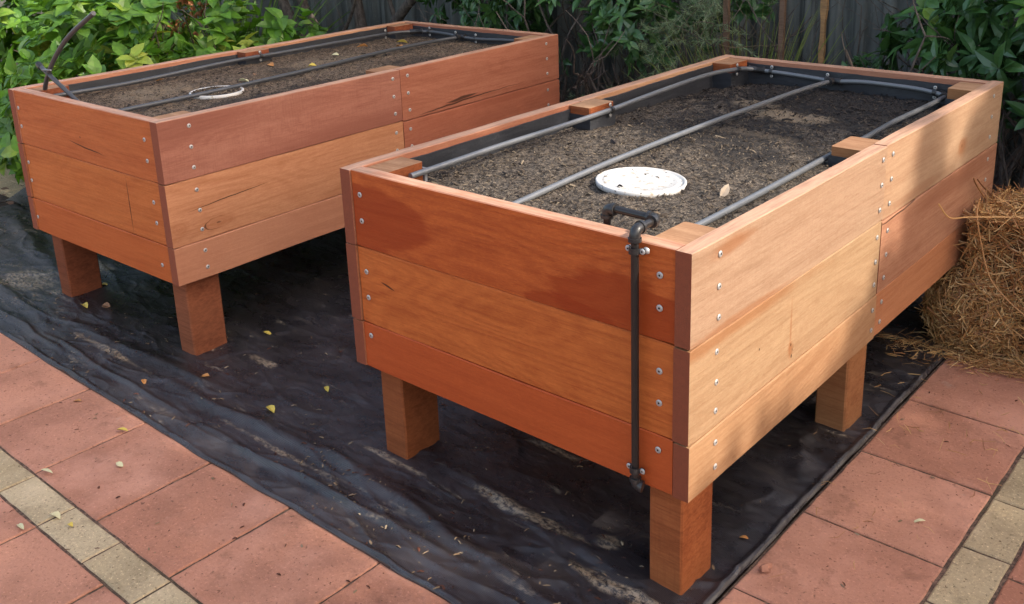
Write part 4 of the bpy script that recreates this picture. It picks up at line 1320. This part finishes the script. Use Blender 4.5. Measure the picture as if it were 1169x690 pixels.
# ---- fern
def frond(mb, p, d, L, rr, w=.30):
    d = Vector(d).normalized(); pts = []; q = Vector(p); v = d.copy()
    n = 16
    for i in range(n + 1):
        pts.append(q.copy()); v = (v + Vector((0, 0, -.07))).normalized(); q = q + v * L / n
    mb.tube(pts, .002, 4, False)
    side = d.cross(Vector((0, 0, 1))).normalized()
    for i in range(1, n):
        t = i / n; ww = L * w * math.sin(math.pi * (.15 + .85 * t)) ** .8 * (1 - .4 * t)
        for e in (-1, 1):
            dd = side * e + (pts[i] - pts[i - 1]).normalized() * .45
            leaf(mb, pts[i], dd, (0, 0, 1), ww, L * .045, 'lance', .1, .25)
fe = empty('fern', (-4.55, 2.05, 0)); tag(fe, 'green fern with feathery fronds between the lime shrub and the strappy plant', 'fern')
rr = random.Random(61); mb = MB()
for k in range(34):
    a = rr.uniform(0, 6.28); frond(mb, (rr.uniform(-.1, .1), rr.uniform(-.1, .1), rr.uniform(.05, .25)), (math.cos(a) * .7, math.sin(a) * .7, rr.uniform(.7, 1.6)), rr.uniform(.5, .85), rr)
mb.build('fronds', M['fern'], fe)

# ---- strappy plants
def strappy(name, label, loc, n, L, w, mat, seed, spread=.35, group=None):
    root = empty(name, loc); tag(root, label, 'plant', group); rr = random.Random(seed); mb = MB()
    for k in range(n):
        a = rr.uniform(0, 6.28); d = Vector((math.cos(a) * spread * rr.random() * 2, math.sin(a) * spread * rr.random() * 2, 1)).normalized()
        ln = L * rr.uniform(.6, 1.1); q = Vector((math.cos(a), math.sin(a), 0)) * rr.uniform(0, .09); s = d.cross(Vector((rr.gauss(0, 1), rr.gauss(0, 1), 0))).normalized()
        vs = []; m = 9; v = d.copy(); out_ = Vector((d.x, d.y, 0))
        for i in range(m + 1):
            t = i / m; ww = w * (1 - t ** 2.2) * .5 + .0004
            nn_ = v.cross(s)
            vs += [q - s * ww + nn_ * ww * .3, q.copy(), q + s * ww + nn_ * ww * .3]
            v = (v + out_ * .13 * t + Vector((0, 0, -.10 * t))).normalized(); q = q + v * ln / m
        mb.add(vs, [f for i in range(m) for f in ((i * 3, i * 3 + 1, i * 3 + 4, i * 3 + 3), (i * 3 + 1, i * 3 + 2, i * 3 + 5, i * 3 + 4))])
    mb.build('blades', mat, root)
    return root
strappy('strappy_plant', 'clump of dark green strap leaves rising behind the far rim of the left bed', (-4.72, 2.20, 0), 190, 1.0, .022, M['blade'], 71, .45)
strappy('grassy_plant', 'small yellow green grassy tuft between two stakes beside the fence', (-1.13, 2.34, 0), 240, .92, .009, M['blade2'], 73, .30)

# ---- multi-stemmed tree behind the left bed
tr = empty('small_tree', (-4.0, 2.55, 0)); tag(tr, 'dark multi-stemmed small tree trunks behind the far corner of the left bed', 'tree')
rr = random.Random(81); tb = MB(); tips = []
for pts, r0 in (([(-4.35, 2.50, -.03), (-4.42, 2.50, .4), (-4.72, 2.50, .85), (-4.95, 2.5, 1.6), (-5.1, 2.4, 2.4)], .040),
                ([(-4.25, 2.55, -.03), (-4.32, 2.55, .45), (-4.50, 2.52, .8), (-4.60, 2.5, 1.5), (-4.4, 2.4, 2.4)], .036),
                ([(-3.92, 2.55, -.03), (-3.93, 2.55, .5), (-4.02, 2.55, 1.1), (-4.0, 2.45, 2.4)], .042),
                ([(-3.95, 2.6, -.03), (-3.80, 2.55, .45), (-3.45, 2.50, .80), (-2.95, 2.45, 1.15), (-2.5, 2.4, 2.2)], .034),
                ([(-4.0, 2.62, -.03), (-3.62, 2.62, .40), (-3.75, 2.60, .95), (-3.6, 2.5, 2.3)], .018),
                ([(-4.4, 2.5, .30), (-4.1, 2.5, .55), (-3.85, 2.45, .85), (-3.7, 2.4, 1.4)], .014)):
    c_ = curve([tuple(Vector(p) - tr.location) for p in pts], 6)
    tb.tube(c_, [r0 * (1.1 - .5 * i / len(c_)) for i in range(len(c_))], 9, False)
    for k in range(5): branchy(tb, c_[-1 - k], (rr.gauss(0, .8), rr.gauss(0, .6) - .2, .5), .6, r0 * .35, 1, rr, tips)
tb.build('trunk', M['bark'], tr, smooth=True)
fb = MB()
for q in range(800):
    p = Vector((rr.uniform(-6.2, -1.6), rr.uniform(1.7, 3.6), rr.uniform(1.55, 2.7)))
    rosette(fb, p - tr.location, (rr.gauss(0, .5), rr.gauss(0, .5), 1), rr, 6, .11, .045, 'lance', droop=.4)
fb.build('crown', M['deep'], tr)

# ---- glossy laurels
shrub('laurel_shrub', 'dark glossy-leaved laurel shrub behind the far right corner of the left bed', 'shrub', (-2.3, 2.5, 0),
      [(-2.15, 2.32, .92, .55, .16, .34), (-2.85, 2.55, .92, .55, .20, .44), (-1.72, 2.28, .84, .30, .13, .24), (-1.55, 2.55, .95, .45, .15, .30), (-2.3, 2.65, 1.6, 1.1, .25, .35)],
      900, (7, .080, .034, 'lance', .35), [M['laurel']], 91, 26, extra=clear_beds, stem_h=1.1)
shrub('laurel_shrub', 'glossy laurel shrub with lighter shoot tips behind the far right corner of the right bed', 'shrub', (-.1, 2.45, 0),
      [(-.05, 2.28, .82, .34, .16, .26), (.35, 2.30, .85, .4, .3, .45), (-.42, 2.5, .95, .25, .15, .22), (-.30, 2.45, .70, .36, .12, .30), (.05, 2.35, 1.0, .50, .12, .22), (0., 2.6, 1.6, .9, .25, .30)],
      620, (7, .095, .042, 'lance', .35), [M['laurel'], M['lime']], 92, 16, extra=clear_beds, stem_h=1.0)
# bare twiggy undergrowth between the beds
tw = empty('twiggy_undergrowth', (-2.3, 2.5, 0)); tag(tw, 'tangle of bare brown twigs in the shade beneath the laurel between the beds', 'twigs', kind='stuff')
tw2 = MB(); rr = random.Random(95); tips = []
for k in range(170):
    branchy(tw2, (rr.uniform(-1.4, 1.3), rr.uniform(-.35, .35), 0), (rr.gauss(0, .7), rr.gauss(0, .4), .8), rr.uniform(.25, .6), rr.uniform(.003, .008), 1, rr, tips, .9)
for k in range(95):
    branchy(tw2, (rr.uniform(1.0, 3.0), rr.uniform(-.05, .40), 0), (rr.gauss(0, .5), abs(rr.gauss(0, .2)), 1.1), rr.uniform(.4, .95), rr.uniform(.003, .007), 1, rr, tips, .8)
o = tw2.build('twigs', M['bark'], tw)
col.objects.unlink(tw) if False else None
# small seedling below the fence
shrub('seedling_shrub', 'small green seedlings at the fence foot seen over the far rim of the right bed', 'plant', (-.72, 2.55, 0),
      [(-.72, 2.55, .60, .14, .10, .16), (-.45, 2.45, .55, .10, .10, .12)], 60, (6, .050, .022, 'oval', .3), [M['laurel'], M['lime']], 97, 4, stem_h=.5)
# ---- feathery plant
ft = empty('feathery_plant', (-1.40, 2.30, 0)); tag(ft, 'airy grey green needle-leaved bush behind the far left corner of the right bed', 'shrub')
rr = random.Random(99); sb = MB(); fb = MB(); tips = []
for k in range(16):
    branchy(sb, (rr.uniform(-.12, .12), rr.uniform(-.1, .1), -.02), (rr.gauss(0, .35), rr.gauss(0, .15), 1), .62, .007, 2, rr, tips, .6)
def spray(p, d, L, n):
    d = Vector(d).normalized(); q = Vector(p)
    pts = [q]; v = d
    for i in range(7):
        v = (v + Vector((rr.gauss(0, .08), rr.gauss(0, .08), -.05))).normalized(); pts.append(pts[-1] + v * L / 7)
    sb.tube(pts, .0015, 4, False)
    for i in range(n):
        t = rr.uniform(.1, 6.9); a = pts[int(t)].lerp(pts[int(t) + 1], t % 1)
        dd = (v + Vector((rr.gauss(0, .6), rr.gauss(0, .6), rr.gauss(0, .6)))).normalized()
        ln = rr.uniform(.025, .06); s = dd.cross(Vector((rr.gauss(0, 1), rr.gauss(0, 1), rr.gauss(0, 1)))).normalized() * .0015
        n2 = dd.cross(s)
        fb.add([a - s, a + s, a + dd * ln + n2 * .2, a + n2], [(0, 1, 2), (0, 2, 3), (1, 3, 2)])
for k in range(150):
    p = Vector((rr.gauss(-.02, .15), rr.gauss(0, .10), rr.uniform(.50, 1.05)))
    if noise.noise(p * 5) < -.2: continue
    spray(p, (rr.gauss(0, .8), rr.gauss(-.2, .5), rr.gauss(.15, .5)), rr.uniform(.12, .25), 48)
sb.build('stems', M['twig'], ft); fb.build('needles', M['feather'], ft)

# leaf litter
mb = MB(); rr = random.Random(103)
for q in range(2600):
    if q % 2: x = rr.uniform(-6.5, -3.9); y = rr.uniform(-.6, 1.2)
    else: x = rr.uniform(-2.2, 1.0); y = rr.uniform(2.05, 2.95)
    if x > -4.15 and y < .7: continue
    a = rr.uniform(0, 6.28); L = rr.uniform(.02, .06)
    leaf(mb, (x, y, -.028 + rr.random() * .02), (math.cos(a), math.sin(a), rr.uniform(-.05, .3)), (rr.gauss(0, .3), rr.gauss(0, .3), 1), L, L * .5, 'oval', rr.uniform(0, .8), rr.uniform(-.1, .4))
lit = leaf_mat('leaf_litter', [(.10, .055, .03), (.20, .12, .07), (.30, .20, .12), (.07, .04, .025), (.26, .12, .06)], .05, .8)
tag(mb.build('leaf_litter', lit), 'dry brown leaf litter on the bare ground beyond the weed mat', 'leaf litter', kind='stuff')

# ================================================================== ADDED outside the frame (right): paling fence, and tree shaped to shade beds
SUN_EL, SUN_AZ = 38., 12.
pal = empty('added_paling_fence', (3.6, -1.6, 0)); tag(pal, 'unseen timber paling fence added along the right side of the yard', 'fence')
mb = MB(); rr = random.Random(111)
yy = -1.4
while yy < 4.4:
    h = 1.70 + rr.uniform(-.01, .01)
    mb.box(-.01 + rr.uniform(0, .003), .01, yy, yy + .118, -.03, h); yy += .12
mb.box(.012, .05, -1.4, 4.4, .3, .38); mb.box(.012, .05, -1.4, 4.4, 1.45, 1.53)
mb.build('palings', wood('grey_paling', (.25, .21, .17), (.13, .11, .09), rings=.2), pal)
st = empty('added_shade_tree', (6.6, 4.6, 0)); tag(st, 'unseen tree added beyond the right side fence, crown shaped to shade the beds', 'tree')
tb = MB(); tips = []
tb.tube(curve([(0, 0, -.03), (.1, .05, 1.6), (-.05, -.05, 3.2), (.0, .1, 5.0), (.1, .3, 7.6)], 6), [.16 - .005 * i for i in range(25)], 10, False)
for k in range(8): branchy(tb, (0, .1, 4.8 + k * .3), (rr.gauss(0, .3), rr.uniform(.1, 1), .9), 1.2, .03, 1, rr, tips, .5)
tb.build('trunk', M['bark'], st, smooth=True)
fb = MB()
SH = Vector((4.0, .850, 3.196))       # the crown stands this far up the sun's direction from the beds' near plane
def hole(y, z):        # opening cut into the added crown to let one patch of sun through
    e = .05 * noise.noise(Vector((y * 3.2, z * 3.2, 4)))
    zl = 2.215 + max(0, (y - 1.24)) * .75
    lo = -.10 + (z - .81) * .266
    return lo < y < 1.66 + e and zl + e * .3 < z < 3.46 + e
for q in range(15000):
    x = rr.uniform(1.9, 3.1); y = rr.uniform(-1.9, 4.0); z = rr.uniform(1.1, 5.6)
    k = (x - 2.4)
    yy_, zz_ = y - k * .2126, z - k * .799
    if hole(yy_, zz_): continue
    # two thin gaps cut to let streaks reach the far end of the long side
    if abs(yy_ - (1.99 + (zz_ - 2.6) * .03)) < .105 and 2.48 < zz_ < 2.86: continue
    if abs(yy_ - (2.16 + (zz_ - 2.68) * .5)) < .085 and 2.62 < zz_ < 2.86: continue
    rosette(fb, Vector((x, y, z)) + SH - st.location, (rr.gauss(-.6, .5), rr.gauss(0, .5), .7), rr, 6, .115, .068, 'lance', droop=.4)
fb.build('crown', M['laurel'], st)

# ================================================================== LIGHT
w = bpy.data.worlds.new('World'); scn.world = w; w.use_nodes = True
nt = w.node_tree; nt.nodes.clear()
sky = nt.nodes.new('ShaderNodeTexSky'); sky.sky_type = 'NISHITA'; sky.sun_disc = False
el, az = R(SUN_EL), R(SUN_AZ)
sd = Vector((math.cos(el) * math.cos(az), math.cos(el) * math.sin(az), math.sin(el)))
sky.sun_elevation = el
sky.sun_rotation = math.atan2(sd.x, sd.y)
sky.air_density = 1.0; sky.dust_density = 3.0; sky.ozone_density = .6
bg = nt.nodes.new('ShaderNodeBackground'); bg.inputs[1].default_value = .15
ow = nt.nodes.new('ShaderNodeOutputWorld')
wm_ = nt.nodes.new('ShaderNodeMix'); wm_.data_type = 'RGBA'; wm_.blend_type = 'MULTIPLY'; wm_.inputs[0].default_value = 1.0
wm_.inputs[7].default_value = (1.0, .93, .84, 1)      # thin warm haze over the blue
nt.links.new(sky.outputs[0], wm_.inputs[6]); nt.links.new(wm_.outputs[2], bg.inputs[0]); nt.links.new(bg.outputs[0], ow.inputs[0])
sl = bpy.data.lights.new('sun', 'SUN'); sl.energy = 2.0; sl.angle = R(.55); sl.color = (1, .93, .82)
so = bpy.data.objects.new('sun', sl); col.objects.link(so)
so.rotation_euler = sd.to_track_quat('Z', 'Y').to_euler()

# ================================================================== CAMERA
cam = bpy.data.cameras.new('camera'); co = bpy.data.objects.new('camera', cam); col.objects.link(co)
co.matrix_world = Matrix(((0.7620822, -0.1667229, 0.6256470, .89505), (0.6468054, 0.2401336, -0.7238637, -1.48438),
                          (-0.0295542, 0.9563155, 0.2908388, 1.47835), (0, 0, 0, 1)))
cam.sensor_fit = 'HORIZONTAL'; cam.sensor_width = 36
cam.lens = 1136.867 / 1169 * 36
cam.shift_x = (584.5 - 605.985) / 1169
cam.shift_y = (207.022 - 345) / 1169
cam.clip_start = .05; cam.clip_end = 200
scn.camera = co
